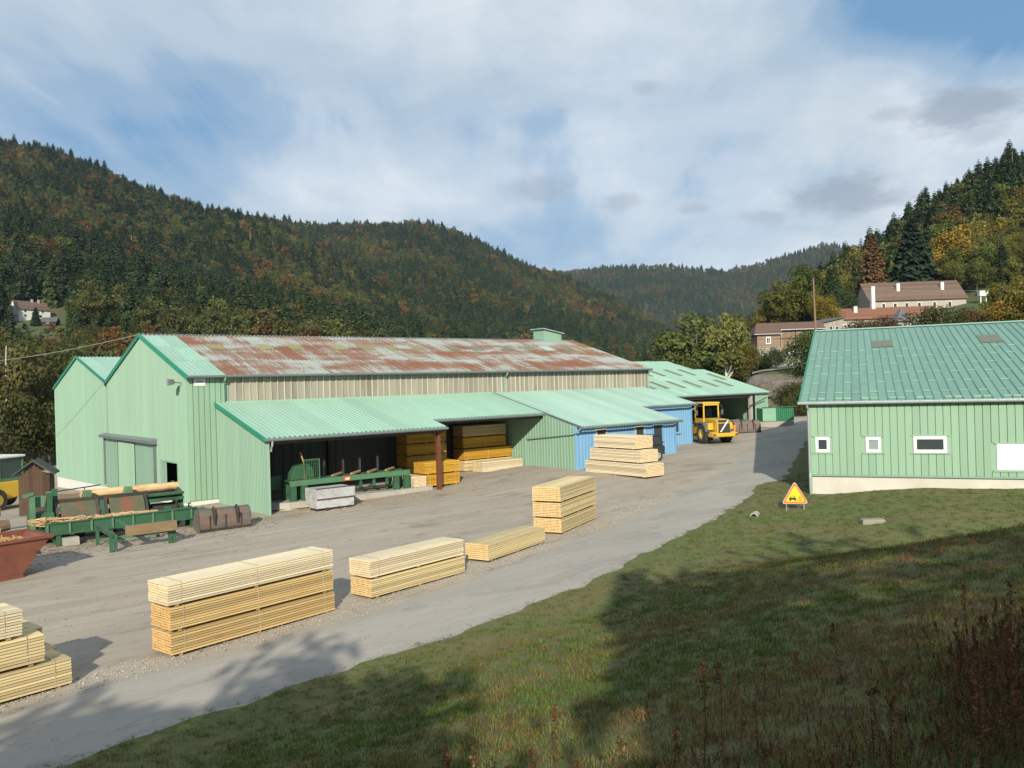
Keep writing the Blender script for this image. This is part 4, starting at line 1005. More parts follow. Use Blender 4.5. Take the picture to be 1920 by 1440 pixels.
def forest():
    pts = []; near = []; nl = 0
    zones = [(95, 330, 6.2, -.86, -.2), (330, 960, 6.0, -.86, .30), (960, 1450, 7.4, -.55, .36), (1450, 2550, 11, -.25, .62), (104, 365, 4.9, .17, .86)]
    cand = []
    for (d0, d1, st, k0, k1) in zones:
        y = d0
        while y < d1:
            x = k0*y
            while x < k1*y:
                cand.append((y+RT_.uniform(-.45, .45)*st, x+RT_.uniform(-.45, .45)*st)); x += st
            y += st
    cand.sort(); hor = {}
    for (y, x) in cand:
        k = x/y; d = y
        if d < 104 and k > -.3: continue
        u, v = uv(x, y)
        if -60 < u < 60 and -42 < v < 40: continue
        if d < 260 and .17 < k < .265 and d > 150: continue
        right = k > .22 and d < 366
        if right and d < 118: continue
        if right and d < 200 and .285 < k < .585: continue
        if not clear_of_houses(x, y): continue
        z = terrain(x, y)
        m_ = meadow(x, y, z) if not right else 0
        if k < -.2 and 200 < d < 410:
            if RT_.random() < .40*m_: continue
        # hidden behind nearer ground, wood or the halls?
        con = species(x, y, z, d, k)
        h = RT_.triangular(10, 24, 15.5) if con else RT_.triangular(8, 19, 13)
        if right: h *= .62 if d < 260 else (.66 if con else .72)
        if d < 300 and not right: h *= .55
        top = (z+h-CAMH)/d; kb = int(k*70); mx = hor.get(kb, -1)
        hor[kb] = max(mx, (z+h*.35-CAMH)/d)
        if top < mx-.004: continue
        px = 960+k*FPX; py = 721-k*FPX*.029-top*FPX
        if py > 690 and 110 < px < 1420: continue
        if py > 640 and 300 < px < 1180: continue
        if 30 < px < 108 and d < WHD and py < 602: con = False; h = RT_.uniform(2.5, 6)
        q = fbm(x, y, .012, 20)+RT_.uniform(-.45, .45)
        if con: c_ = vary(RT_.choice(CON)); kind = RT_.randrange(3); s = (h*RT_.uniform(.9, 1.15),)*2+(h,)
        else:
            if d < 300 and not right: c_ = vary(RT_.choice(GRN), .25) if RT_.random() < .85 else vary(RT_.choice(AUT), .2)
            elif right: c_ = vary(RT_.choice(GRR)) if q < .5 else vary(RT_.choice(AUT))
            else: c_ = vary(RT_.choice(GRN)) if q < .22 else vary(RT_.choice(AUT), .22)
            kind = 3+RT_.randrange(3); s = (h*RT_.uniform(.9, 1.25),)*2+(h*RT_.uniform(.9, 1.1),)
        if RT_.random() < .012 and d > 250: kind = 6; s = (h*.9,)*2+(h*.75,)
        rec = ((x, y, z-.3), (RT_.uniform(-.04, .04), RT_.uniform(-.04, .04), RT_.uniform(0, 6.28)), s, kind, c_)
        if ((right and px < 1950) or (d < 190 and -.64 < k < -.2)) and kind != 6 and (len(near) < 170 if right else nl < 34): nl += (not right); near.append(rec+(right,))
        else: pts.append(rec)
    return pts, near
fpts, fnear = forest()
scatter('hillside_forest', fpts, PROTO, 'mixed autumn forest covering the hills behind the sawmill', 'forest')

# single trees
LO = M['leaf_obj']
def near_mesh(kind, i):
    if kind == 'conifer': return leafmesh('crown', conifer_quads(120+i, 1.0, [.18, .15, .205][i % 3], 40, 17, .95, 4), LO), trunk_mb(70+i, 1, .016, top=.92).mesh('trunk', M['trunk'])
    if kind == 'birch':
        Q, L = broad_quads(140+i, 1.0, .22, .26, 3000, .0145, 18, droop=1); return leafmesh('crown', Q, LO), trunk_mb(75+i, 1, .018, L[:8], top=.92).mesh('trunk', M['birch'])
    if kind == 'shrub':
        Q, L = broad_quads(160+i, 1.0, .62, .0, 5200, .021, 22); return leafmesh('crown', Q, LO), trunk_mb(80+i, 1, .02, L[:8], top=.5).mesh('trunk', M['trunk'])
    if kind == 'sparse':
        Q, L = broad_quads(185+i, 1.0, .38, .22, 760, .024, 15); return leafmesh('crown', Q, LO), trunk_mb(97+i, 1, .02, L[:14]).mesh('trunk', M['trunk'])
    if kind == 'thin':
        Q, L = broad_quads(190+i, 1.0, .42, .10, 1300, .034, 16); return leafmesh('crown', Q, LO), trunk_mb(95+i, 1, .02, L[:12]).mesh('trunk', M['trunk'])
    if kind == 'shade':
        Q, L = broad_quads(180+i, 1.0, .38, .26, 2100, .026, 15); return leafmesh('crown', Q, LO), trunk_mb(90+i, 1, .02, L[:12]).mesh('trunk', M['trunk'])
    Q, L = broad_quads(150+i, 1.0, [.34, .29, .38][i % 3], [.12, .08, .18][i % 3], 4600, .0175, 24); return leafmesh('crown', Q, LO), trunk_mb(78+i, 1, .018, L[:8]).mesh('trunk', M['trunk'])
NM = {}
def tree(kind, i, loc, h, color, label, cat='tree', group=None, wide=1.0, name=None, rz=None):
    if (kind, i) not in NM: NM[kind, i] = near_mesh(kind, i)
    cr, tr = NM[kind, i]
    nm = name or {'conifer': 'spruce_tree', 'birch': 'birch_tree', 'shrub': 'shrub', 'broad': 'broadleaf_tree', 'shade': 'broadleaf_tree'}[kind]
    t = thing(nm, label, cat, loc, RT_.uniform(0, 6.28) if rz is None else rz, group)
    for n_, me in (('trunk', tr), ('crown', cr)):
        o = place(n_, me, t, (0, 0, 0), 0, color); o.scale = (h*wide, h*wide, h)
    return t
def zone_label(loc, h, c_, con, autumn, right):
    px = 960+loc[0]/loc[1]*FPX
    size = 'tall ' if h > (10.5 if right else 8.5) else ('short ' if h < (8 if right else 6.5) else '')
    if right: where = 'on the slope behind the wooden barn' if px < 1560 else ('on the slope above the long house' if px < 1740 else ('on the slope right of the yellow maple' if px < 1840 else 'on the slope near the right edge'))
    else: where = 'at the left edge beyond the hut' if px < 60 else ('rising behind the left gable' if px < 150 else 'behind the roof valley of the halls')
    if con: look = 'blackish green spruce' if c_[1] < .055 else 'mid green spruce'
    elif autumn: look = 'russet broadleaf tree' if c_[0] > .13 else 'brown broadleaf tree'
    else: look = 'golden green broadleaf tree' if c_[0] > .15 else 'yellow-green broadleaf tree' if c_[0] > .115 else 'fresh green broadleaf tree' if c_[0] > .092 else 'olive green broadleaf tree'
    return size+look+' '+where
for (loc, rot, s, kind, c_, right) in fnear:
    con = kind < 3; lab = zone_label(loc, s[2], c_, con, (not con) and c_[0] > c_[1]*1.15, right)
    tree('conifer' if con else 'broad', kind % 3, loc, s[2], c_, lab, 'tree', lab+'s' if False else 'trees '+lab[lab.index(' tree')+6 if ' tree' in lab else lab.index('spruce')+7:], s[0]/s[2])
def ptree(kind, i, px, pytop, pybase, d, color, label, cat='tree', wide=1.0, group=None, name=None):
    p = at(px, pybase, d); z = terrain(p.x, d); h = at(px, pytop, d).z-z
    return tree(kind, i, (p.x, d, z-.15), max(1, h), color, label, cat, group, wide, name)
ptree('broad', 1, 1296, 566, 715, 118, (.105, .135, .04), 'dense dark green tree behind the far green shed, leftmost of its clump', wide=1.25)
ptree('broad', 0, 1328, 584, 715, 124, (.10, .125, .038), 'full green tree between the dense dark tree and the birch')
ptree('birch', 0, 1364, 570, 712, 103, (.15, .155, .045), 'slim birch with white trunk behind the far shed')
ptree('shrub', 0, 1402, 640, 716, 108, (.13, .115, .025), 'rounded yellow-green bush right of the birch', 'bush', .9)
ptree('conifer', 0, 1436, 660, 720, 106, (.03, .055, .025), 'small dark spruce at the top of the rock face', wide=1.7)
ptree('shrub', 1, 1517, 618, 700, 96, (.06, .085, .028), 'dark green bush at the corner of the warehouse roof', 'bush', .8)
ptree('shrub', 2, 1497, 712, 745, 90, (.07, .075, .025), 'low scrubby bush on the rock face beside the warehouse', 'bush', 1.2)
ptree('conifer', 1, 1637, 436, 530, 208, (.15, .085, .04), 'rust-brown larch behind the left end of the long house', name='larch_tree')
ptree('conifer', 2, 1712, 408, 535, 206, (.028, .052, .028), 'large dark spruce directly behind the long house', wide=1.15)
ptree('broad', 2, 1788, 420, 535, 222, (.30, .20, .025), 'bright yellow maple right of the large spruce')
ptree('broad', 1, 1465, 512, 620, 200, (.11, .115, .025), 'yellow-green tree above the wooden barn', wide=1.2)
ptree('broad', 0, 1512, 492, 610, 205, (.085, .105, .026), 'tall green tree left of the brown larch', wide=1.1)
ptree('shrub', 0, 1545, 552, 600, 172, (.19, .15, .02), 'golden bush behind the telegraph pole', 'bush', .9)
ptree('shrub', 1, 1580, 540, 600, 186, (.05, .075, .03), 'dark green bush at the gable of the long house', 'bush', .8)
ptree('shrub', 2, 1660, 590, 640, 128, (.10, .05, .03), 'reddish bush in front of the orange-tiled annex', 'bush', 1.0)
ptree('shrub', 0, 1622, 596, 640, 124, (.085, .07, .03), 'brown-green bush below the orange-tiled annex', 'bush', 1.1)
ptree('shrub', 1, 1752, 572, 640, 126, (.065, .08, .03), 'broad green bush in front of the long house', 'bush', 1.1)
ptree('shrub', 2, 1805, 575, 640, 130, (.11, .06, .025), 'russet bush right of the broad green bush', 'bush', 1.0)
ptree('shrub', 0, 1900, 555, 640, 120, (.24, .15, .03), 'straw-yellow bush at the right edge above the warehouse roof', 'bush', 1.0)
ptree('shrub', 1, 1850, 585, 640, 124, (.07, .085, .03), 'green bush below the small white box on the slope', 'bush', .9)
for (px, pt, pb, d, i, c_, lab) in ((1500, 725, 770, 86, 2, (.075, .085, .028), 'low green scrub at the foot of the rock face beside the warehouse'), (1449, 648, 716, 103, 2, (.045, .065, .025), 'dark bush between the small spruce and the parking place'), (1870, 560, 620, 186, 1, (.10, .09, .035), 'brownish scrub on the slope beside the small white box'), (1835, 560, 615, 196, 0, (.085, .09, .03), 'olive bush above the right end of the long house'), (1905, 520, 600, 196, 2, (.11, .10, .04), 'pale olive bush near the right edge of the slope')):
    ptree('shrub', i, px, pt, pb, d, c_, lab, 'bush', .9)
ptree('conifer', 1, 68, 575, 625, WHD-14, (.03, .055, .028), 'dark spruce in front of the white house', wide=1.4)
ptree('birch', 0, 22, 625, 840, 92, (.10, .095, .035), 'leaning birch with pale trunk at the left edge', wide=1.0)
for (px, py, pb, d, c_, lab) in ((165, 540, 620, 300, (.12, .12, .03), 'round yellow-green tree right of the white house'), (30, 640, 860, 104, (.085, .085, .03), 'olive bush thicket at the far left behind the hut'),
        (75, 690, 860, 100, (.075, .07, .028), 'brownish bush against the left corner of the storage hall'), (8, 730, 880, 88, (.07, .075, .028), 'shaded olive bush at the left edge behind the yellow machine'),
        (110, 640, 860, 118, (.08, .09, .03), 'green bush rising above the left gable'), (205, 625, 700, 130, (.085, .09, .03), 'low green tree behind the roof valley'), (150, 640, 760, 140, (.07, .08, .03), 'dull green tree behind the storage hall ridge'), (260, 608, 700, 170, (.16, .09, .025), 'orange-leaved tree behind the hall peak'), (215, 600, 690, 190, (.14, .07, .025), 'russet tree left of the hall peak')):
    ptree('shrub' if 'bush' in lab else 'broad', R_.randrange(3), px, py, pb, d, c_, lab, 'bush' if 'bush' in lab else 'tree', .8 if 'bush' in lab else 1.2)

# trees on the verge behind the viewpoint: out of the picture, their shade lies on the bank
SHADE = ((-8.3, -10, 9.6, 0, 1.0, 'shade'), (-4.3, -9, 10.8, 1, .85, 'shade'), (-1.4, -11, 9.6, 2, .7, 'sparse'), (2.5, -9.5, 13.4, 0, .95, 'conifer'), (5.6, -10, 14.2, 0, .7, 'sparse'), (8.6, -11, 16.0, 1, .8, 'sparse'), (13.6, -10, 15.4, 2, .8, 'sparse'), (17.4, -10, 14.8, 0, .9, 'sparse'), (22, -11, 14.5, 1, 1.0, 'sparse'),
         (-6.2, -5.0, 5.2, 0, .9, 'thin'), (-3.4, -5.5, 5.6, 1, .8, 'thin'), (-.8, -5.2, 5.0, 2, .8, 'thin'), (3.4, -5.6, 5.6, 2, .6, 'thin'), (8.2, -5.4, 5.4, 1, .9, 'thin'), (-2.0, -3.9, 4.2, 2, .8, 'thin'), (1.4, -3.4, 3.6, 0, .8, 'thin'), (5.9, -3.2, 3.4, 2, .8, 'thin'))
for (x, y, h, i, w, kd) in SHADE:
    tree(kd, i, (x, y, zbank(x, y)-.2), h, (.06, .08, .025), 'roadside tree behind the viewpoint, seen only by the shade it casts on the grass', 'tree', 'roadside trees behind the viewpoint', w, name='spruce_tree' if kd == 'conifer' else 'broadleaf_tree')

# ---- grass
GR = bpy.data.collections.new('grass_kinds')
def tuft(seed, n, h, spread, wide):
    r = random.Random(seed); Q = []
    for i in range(n):
        a = r.uniform(0, 6.28); b = Vector((r.gauss(0, spread), r.gauss(0, spread), -.02)); l = h*r.uniform(.5, 1.2); ln = Vector((math.cos(a), math.sin(a), 0))*l*r.uniform(.2, .9)
        s = Vector((-math.sin(a), math.cos(a), 0))*wide; m_ = b+ln*.4+Vector((0, 0, l*.6)); tp = b+ln+Vector((0, 0, l*.85))
        tn = tone(r)
        Q.append(([b-s, b+s, m_+s*.7, m_-s*.7], tn)); Q.append(([m_-s*.7, m_+s*.7, tp], tn))
    return Q
for i in range(3):
    o = bpy.data.objects.new('g%d_tuft' % i, leafmesh('grass_tuft', tuft(300+i, 26, [.07, .10, .14][i], [.10, .11, .09][i], .005), LI)); GR.objects.link(o)
o = bpy.data.objects.new('g3_straw', leafmesh('straw_tuft', tuft(310, 14, .30, .10, .004), LI)); GR.objects.link(o)
def lawn():
    pts = []; r = random.Random(5)
    for (d0, d1, dens, sc) in ((3.2, 9, 90, .75), (9, 16, 60, .72), (16, 28, 36, .78), (28, 46, 20, .85)):
        area = (d1-d0)*1.71*(d0+d1)/2; n = int(area*dens)
        for _ in range(n):
            y = r.uniform(d0, d1); x = r.uniform(-.76, .95)*y
            e = sdist(x, y, EDGE)
            if e < -.05+r.uniform(-.12, .12): continue
            u2 = (x-13.73)*.924-(y-38.6)*.383; v2 = (x-13.73)*.383+(y-38.6)*.924
            if v2 > -.05 and u2 > -.1: continue
            z = zbank(x, y)
            dry = fbm(x, y, .28, 3)*.6+fbm(x, y, 1.1, 5)*.35; f = sdist(x, y, FOOT)
            dry += .16*sst(.5, 5, f)+.0-.30*sst(0, -3, f)*sst(20, 27, y)
            if dry > .28: c_ = (.215, .16, .062)
            elif dry > .02: c_ = (.175, .165, .052)
            else: c_ = (.12, .16, .038)
            c_ = tuple(v*r.uniform(.75, 1.25) for v in c_)
            kind = 3 if (dry > .35 and r.random() < .12) or (y < 8 and r.random() < .05) else r.randrange(3)
            s = sc*r.uniform(.7, 1.25)*(.75 if f < 0 else 1.0)*(.6+.4*sst(0, 1.0, e))
            pts.append(((x, y, z), (r.uniform(-.2, .2), r.uniform(-.2, .2), r.uniform(0, 6.28)), (s*1.2, s*1.2, s), kind, c_))
    return pts
scatter('bank_grass', lawn(), GR, 'short green and straw-coloured grass on the bank', 'grass')

# ---- dead weeds at the foot of the picture
def weed(seed, h, leaves, spread=.0):
    r = random.Random(seed); Q = []; mb = MB(); pts = [Vector((0, 0, -.05))]; d = Vector((r.uniform(-.12, .12), r.uniform(-.12, .12), 1))
    for i in range(7): pts.append(pts[-1]+d*h/7); d += Vector((r.uniform(-.08, .08), r.uniform(-.08, .08), 0))
    mb.tube(pts, [.004*(1-.6*i/7) for i in range(8)], 4)
    for i in range(leaves):
        t = r.random()**.8; p = pts[0].lerp(pts[-1], .18+.82*t); k = int((.18+.82*t)*7); p = pts[k].lerp(pts[min(7, k+1)], r.random())
        a = r.uniform(0, 6.28); ln = r.uniform(.02, .055)*(1.2-.6*t); o = Vector((math.cos(a), math.sin(a), r.uniform(-.9, .5)))*ln
        s = Vector((-math.sin(a), math.cos(a), r.uniform(-.6, .6)))*ln*.22
        Q.append(([p, p+o*.5+s, p+o, p+o*.5-s], tone(r)))
    for i in range(int(leaves*.5)):
        p = pts[-1]+Vector((r.gauss(0, .014), r.gauss(0, .014), r.uniform(-.16, .03)*h)); Q.append((leafquad(r, p, Vector((r.uniform(-1, 1), r.uniform(-1, 1), .3)), .012), tone(r)))
    return leafmesh('stalk', Q, LO, mb, M['old_wood'])
WM = [weed(500+i, [.75, .6, .95, .5][i], [70, 50, 90, 60][i]) for i in range(4)]
rw = random.Random(21)
WC = [(.14, .062, .03), (.18, .085, .04), (.12, .07, .035), (.22, .13, .06)]
for i in range(46):
    px = [1140, 1060, 1300, 1240, 1500, 1620, 820, 930, 700, 1400][i] if i < 10 else rw.uniform(120, 1900)
    d = rw.uniform(5.6, 7.2) if i < 10 else rw.uniform(4.9, 7.4)
    X = (px-960)/FPX*d; z = zbank(X, d)
    o = place('dead_weed_stalk', WM[i % 4], None, (X, d, z), rw.uniform(0, 6.28), rw.choice(WC)); s = rw.uniform(.75, 1.15); o.scale = (s, s, s)
    tag(o, ('tall ' if s*[.75, .6, .95, .5][i % 4] > .7 else ('short ' if s*[.75, .6, .95, .5][i % 4] < .5 else ''))+'dead brown weed stalk in the shaded grass at the '+('lower left' if px < 640 else ('bottom centre' if px < 1100 else ('bottom right of centre' if px < 1500 else 'lower right'))), 'weed', 'dead weed stalks in the foreground')
WK = bpy.data.collections.new('thicket_kinds')
def weed_inst(seed, h, lv):
    me = weed(seed, h, lv); me.materials[0] = LI; return me
for i in range(3): WK.objects.link(bpy.data.objects.new('w%d' % i, weed_inst(600+i, [.9, .7, 1.1][i], [110, 90, 120][i])))
pts = []
for i in range(900):
    big = i < 420
    if big: px, d = rw.gauss(1885, 95), rw.uniform(5.2, 7.6)
    else: px, d = rw.uniform(560, 2050), rw.uniform(4.6, 6.1)
    if px < 1640 and big: continue
    X = (px-960)/FPX*d; s = rw.uniform(.38, .68)*(.8 if big else .6)*(1.0 if px > 1760 or not big else .7)
    pts.append(((X, d, zbank(X, d)), (rw.uniform(-.25, .25), rw.uniform(-.25, .25), rw.uniform(0, 6.28)), (s, s, s), rw.randrange(3), rw.choice(WC)))
scatter('dry_weed_thicket', pts, WK, 'thicket of rust-brown dead weeds in the lower right corner and along the bottom', 'weeds')
# ------------------------------------------------------------------ sawn timber
RB = random.Random(33)
def bundle(a, b, depth, h, nl, nc, m, label, z=None, gap=.06, straps=3, ragged=.012, group='bundles of sawn timber', sink=0):
    """boards strapped in one bundle; a, b = near bottom corners (left, right), depth goes away from the viewer"""
    a, b = Vector(a), Vector(b); a2, b2 = Vector((a.x, a.y, 0)), Vector((b.x, b.y, 0)); d = (b2-a2); L = d.length; d.normalize()
    z0 = (a.z+b.z)/2 if z is None else z; ang = math.atan2(d.y, d.x)
    t = thing('timber_bundle', label, 'timber', (a.x, a.y, z0), ang, group)
    bw, bh = depth/nc, (h-gap)/nl
    me = MB().box(0, L, .003, bw-.004, .001, bh-.015).mesh('plank', M[m])
    for i in range(nl):
        for j in range(nc):
            o = place('plank', me, t, (RB.uniform(-ragged, ragged), j*bw+RB.uniform(-.003, .003)-(.014*RB.random() if j == 0 else 0), gap+i*bh)); o.rotation_euler.z = RB.uniform(-.0012, .0012)
    bme = MB().box(-.04, .04, .02, depth-.02, 0, gap-.002).mesh('bearer', M['bearer'])
    n = max(2, straps)
    for i in range(n): place('bearer', bme, t, (.25+(L-.5)*i/(n-1), 0, 0))
    r = .012
    sme = MB().box(-.008, .008, -r, -r+.003, gap-.005, h+r).box(-.008, .008, depth+r-.003, depth+r, gap-.005, h+r).box(-.008, .008, -r, depth+r, h+r-.003, h+r).mesh('strap', M['strap'])
    for i in range(n): place('strap', sme, t, (.33+(L-.66)*i/(n-1), 0, 0))
    return t
def pile(a, b, depth, specs):
    """bundles on top of one another; specs = (height, layers, columns, material, shift left, shift right, label)"""
    z = (a.z+b.z)/2
    d = Vector((b.x-a.x, b.y-a.y, 0)).normalized(); q = Vector((-d.y, d.x, 0))
    for (h, nl, nc, m, sl, sr, off, label) in specs:
        A = a+d*sl+q*off; B = b+d*sr+q*off
        bundle(A, B, depth, h, nl, nc, m, label, z); z += h+.004
P_ = gg
pile(P_(322, 1236), P_(628, 1145), .90, [(.56, 8, 6, 'pine_gold', 0, 0, 0, 'golden timber bundle at the bottom of the long three-high pile by the road'), (.58, 9, 6, 'pine_gold', .0, -.02, .02, 'golden timber bundle in the middle of the long three-high pile by the road'), (.56, 9, 2, 'pine_pale', -.06, -.03, .0, 'pale whitish timber bundle on top of the long three-high pile by the road')])
pile(P_(697, 1126), P_(872, 1074), .92, [(.56, 9, 6, 'pine_mid', 0, 0, 0, 'lower timber bundle of the two-high pile with orange board ends'), (.55, 8, 4, 'pine_pale', -.03, -.05, .0, 'pale timber bundle on top of the two-high pile beside the road')])
pile(P_(916, 1056), P_(1022, 1017), .95, [(.60, 8, 5, 'pine_mid', 0, 0, 0, 'single low timber bundle lying between the two-high pile and the square pile')])
pile(P_(1053, 1003), P_(1118, 972), 1.2, [(.60, 9, 8, 'pine_mid', 0, 0, 0, 'bottom bundle of the short square three-high pile with orange board ends'), (.62, 9, 8, 'pine_mid', -.02, .0, 0, 'middle bundle of the short square three-high pile'), (.62, 8, 8, 'pine_mid', -.08, -.04, -.02, 'pale top bundle of the short square three-high pile')])
# left edge of the picture
def left_pile():
    e = P_(135, 1285); d = Vector((.645, .764, 0)); q = Vector((-d.y, d.x, 0)); s = e-d*4.8; s.z = e.z
    z = e.z
    bundle(s, e, 1.0, .61, 9, 6, 'pine_mid', 'lowest bundle of the stepped pile at the lower left edge', z)
    bundle(s-d*.3, e-d*.52, 1.0, .63, 9, 6, 'pine_mid', 'middle bundle of the stepped pile at the lower left edge', z+.614)
    bundle(s-d*.6, e-d*.92, .98, .58, 9, 6, 'pine_pale', 'topmost bundle of the stepped pile at the lower left edge', z+1.248)
    bundle(s+q*1.06, e+d*.12+q*1.06, 1.0, .60, 9, 6, 'pine_mid', 'shaded bundle standing behind the stepped pile at the lower left edge', z)
    bundle(s-d*.3+q*1.08, e-d*.15+q*1.08, .98, .50, 9, 6, 'pine_mid', 'upper shaded bundle behind the stepped pile at the lower left edge', z+.604)
left_pile()
# stepped pile in front of the blue workshop
a, b = P_(1098, 884), P_(1212, 899); a.z = b.z = (a.z+b.z)/2
pile(a, b, 1.45, [(.76, 9, 11, 'pine_pale', 0, 0, 0, 'widest bottom bundle of the stepped pile in front of the blue workshop'), (.74, 9, 10, 'pine_pale', .32, -.50, .1, 'middle bundle of the stepped pile in front of the blue workshop'), (.76, 9, 9, 'pine_pale', .6, -.98, .2, 'top bundle of the stepped pile in front of the blue workshop')])
def inner(u0, u1, v, dep, z, h, nl, nc, m, label):
    bundle(W(u0, v, z), W(u1, v, z), dep, h, nl, nc, m, label, z, straps=3)
zi = zg(*W(13, -3).xy)
for i, nm in enumerate(('lowest', 'second', 'third', 'topmost')):
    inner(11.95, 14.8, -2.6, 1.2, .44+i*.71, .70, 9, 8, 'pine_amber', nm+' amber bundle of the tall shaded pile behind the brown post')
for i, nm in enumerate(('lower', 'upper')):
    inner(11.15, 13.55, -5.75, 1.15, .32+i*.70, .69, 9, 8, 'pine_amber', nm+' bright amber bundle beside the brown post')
bundle(W(10.32, -5.95, .30), W(10.32, -5.95, .30)+V*2.4, .8, .72, 9, 6, 'pine_pale', 'pale bundle with its board ends facing out, left of the bright amber bundles', .30)
o_ = [o for o in COL.objects if o.name.startswith('timber_bundle')][-1]; o_.location = W(11.12, -5.95, .30)
for i, nm in enumerate(('lowest', 'second')):
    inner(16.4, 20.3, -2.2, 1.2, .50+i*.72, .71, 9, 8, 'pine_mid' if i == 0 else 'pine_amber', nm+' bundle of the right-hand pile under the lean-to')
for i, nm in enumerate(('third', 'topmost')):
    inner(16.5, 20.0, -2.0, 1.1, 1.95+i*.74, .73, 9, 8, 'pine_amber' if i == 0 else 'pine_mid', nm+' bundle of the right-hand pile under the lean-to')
inner(16.9, 20.2, -3.45, 1.0, .47, .70, 9, 8, 'pine_pale', 'pale bundle on the ground in front of the right-hand lean-to pile')

# ------------------------------------------------------------------ saw under the lean-to
def saw():
    t = thing('cross_cut_saw', 'green steel cross-cut saw bench on the concrete slab under the lean-to', 'saw', W(0, 0, 0), BZ)
    G, GLt = M['machine_green'], M['machine_light']
    MB().box(3.1, 10.1, -5.9, -5.7, 1.18, 1.45).build('front_rail', GLt, t); MB().box(3.1, 10.1, -5.0, -4.85, 1.18, 1.45).build('rear_rail', G, t)
    MB().box(3.1, 5.4, -5.68, -5.02, 1.38, 1.44).build('bed_plate', G, t)
    for u in (3.1, 3.7, 9.1, 9.75): MB().box(u, u+.32, -5.88, -5.7, .43, 1.18).build('leg', G, t); MB().box(u, u+.32, -5.0, -4.88, .43, 1.18).build('leg', G, t)
    for u in (7.1, 7.9, 8.7): MB().prism([(u-.1, .75), (u+.1, .75), (u+.05, 1.18), (u-.05, 1.18)], -5.8, -5.7, 'y').build('bracket', G, t)
    MB().box(5.4, 9.2, -5.55, -5.45, .62, .72).build('lower_rail', M['dark_steel'], t)
    for u in (5.6, 6.7, 7.7, 8.8):
        MB().bar((u, -5.5, 1.5), (u+.75, -5.05, 1.56), .13, .09).build('roller_arm', M['bearer'], t)
        MB().box(u-.25, u-.15, -5.0, -4.9, 1.45, 2.35).build('stake', M['dark_steel'], t)
    MB().prism([(3.3, 1.45), (4.6, 1.45), (4.5, 2.0), (4.2, 2.25), (3.6, 2.15), (3.35, 1.8)], -5.5, -5.05, 'y').build('saw_housing', G, t, bevel=.02)
    MB().tube([(4.05, -5.62, 1.45), (4.0, -5.62, 2.2), (3.8, -5.6, 2.85)], .045, 6).build('hose', M['bearer'], t)
    g = MB()
    for i in range(9): g.box(3.9+i*.1, 3.915+i*.1, -5.80, -5.79, 1.47, 2.45)
    for i in range(6): g.box(3.9, 4.715, -5.80, -5.79, 1.5+i*.18, 1.512+i*.18)
    g.box(3.87, 3.9, -5.82, -5.78, 1.45, 2.48).box(4.715, 4.75, -5.82, -5.78, 1.45, 2.48).box(3.9, 4.715, -5.82, -5.78, 2.45, 2.48)
    g.build('mesh_guard', M['machine_light'], t)
    sp = MB().box(6.05, 6.42, -5.925, -5.902, 1.20, 1.42).build('warning_plate', M['sign_red'], t)
    MB().prism([(6.10, 1.28), (6.2, 1.38), (6.24, 1.32), (6.34, 1.38), (6.38, 1.30), (6.28, 1.24)], -5.93, -5.926, 'y').build('plate_emblem', M['sign_white'], sp)
    c = thing('inspection_ladder', 'thin yellow steel ladder frame in the shade of the lean-to', 'ladder', W(2.6, -3.6, .42), BZ)
    for x in (-.4, .4): MB().tube([(x, 0, 0), (x, 0, 2.4), (0, 0, 3.3)], .03, 6).build('rail', M['yellow_paint'], c)
    for z in (.6, 1.3, 2.0): MB().tube([(-.4, 0, z), (.4, 0, z)], .022, 6).build('rung', M['yellow_paint'], c)
    k = thing('control_cabinet', 'dull green control cabinet on a pedestal at the left end of the saw', 'cabinet', W(2.75, -4.6, .42), BZ)
    MB().box(-.35, .35, -.2, .2, .55, 1.25).build('housing', M['machine_green'], k, bevel=.02); MB().tube([(0, 0, 0), (0, 0, .56)], .07, 8).build('pedestal', M['dark_steel'], k)
saw()
def tipping_box():
    p = W(4.55, -7.35); z = zg(p.x, p.y)
    t = thing('tipping_container', 'weathered pale grey steel tipping container in front of the saw', 'container', (p.x, p.y, z), BZ)
    MB().prism([(-.55, .12), (.35, .12), (.75, .55), (.75, 1.05), (-.55, 1.05)], -1.0, 1.0).build('body', M['pale_steel'], t)
    MB().box(-1.04, 1.04, -.62, -.555, .58, 1.08).build('rim_band', M['pale_steel'], t)
    MB().box(-1.05, 1.05, -.64, -.622, .56, .60).build('rim_edge', M['brown_steel'], t)
    MB().box(-1.05, 1.05, -.65, -.56, 1.081, 1.11).build('rim_edge', M['dark_steel'], t)
    for x in (-.55, .1, .62): MB().box(x, x+.18, -.66, -.5, .02, .14).build('fork_pocket', M['dark_steel'], t)
    MB().box(-.95, .95, -.4, .3, .0, .1).build('base_frame', M['dark_steel'], t)
tipping_box()
# pale spill of sawdust on the yard in front of it
def spill():
    p = P_(600, 945); vs_ = [(0, 0, .03)]; fs = []
    for r_, zz in ((1.1, .022), (1.9, .006)):
        for k in range(20): a_ = 2*math.pi*k/20; q = r_*(1+.25*mn.noise(Vector((k*.7, r_, 2)))); v = U*(math.cos(a_)*q*1.5)+V*(math.sin(a_)*q*.42); x, y = p.x+v.x, p.y+v.y; vs_.append((v.x, v.y, zz-.012*(zz < .01)))
    fs = [(0, 1+k, 1+(k+1) % 20) for k in range(20)]+[(1+k, 21+k, 21+(k+1) % 20, 1+(k+1) % 20) for k in range(20)]
    o = MB().add(vs_, fs).build('sawdust_spill', M['sawdust'], None, (p.x, p.y, p.z+.045), smooth=True); tag(o, 'pale spill of sawdust on the yard beside the tipping container', 'sawdust')
spill()

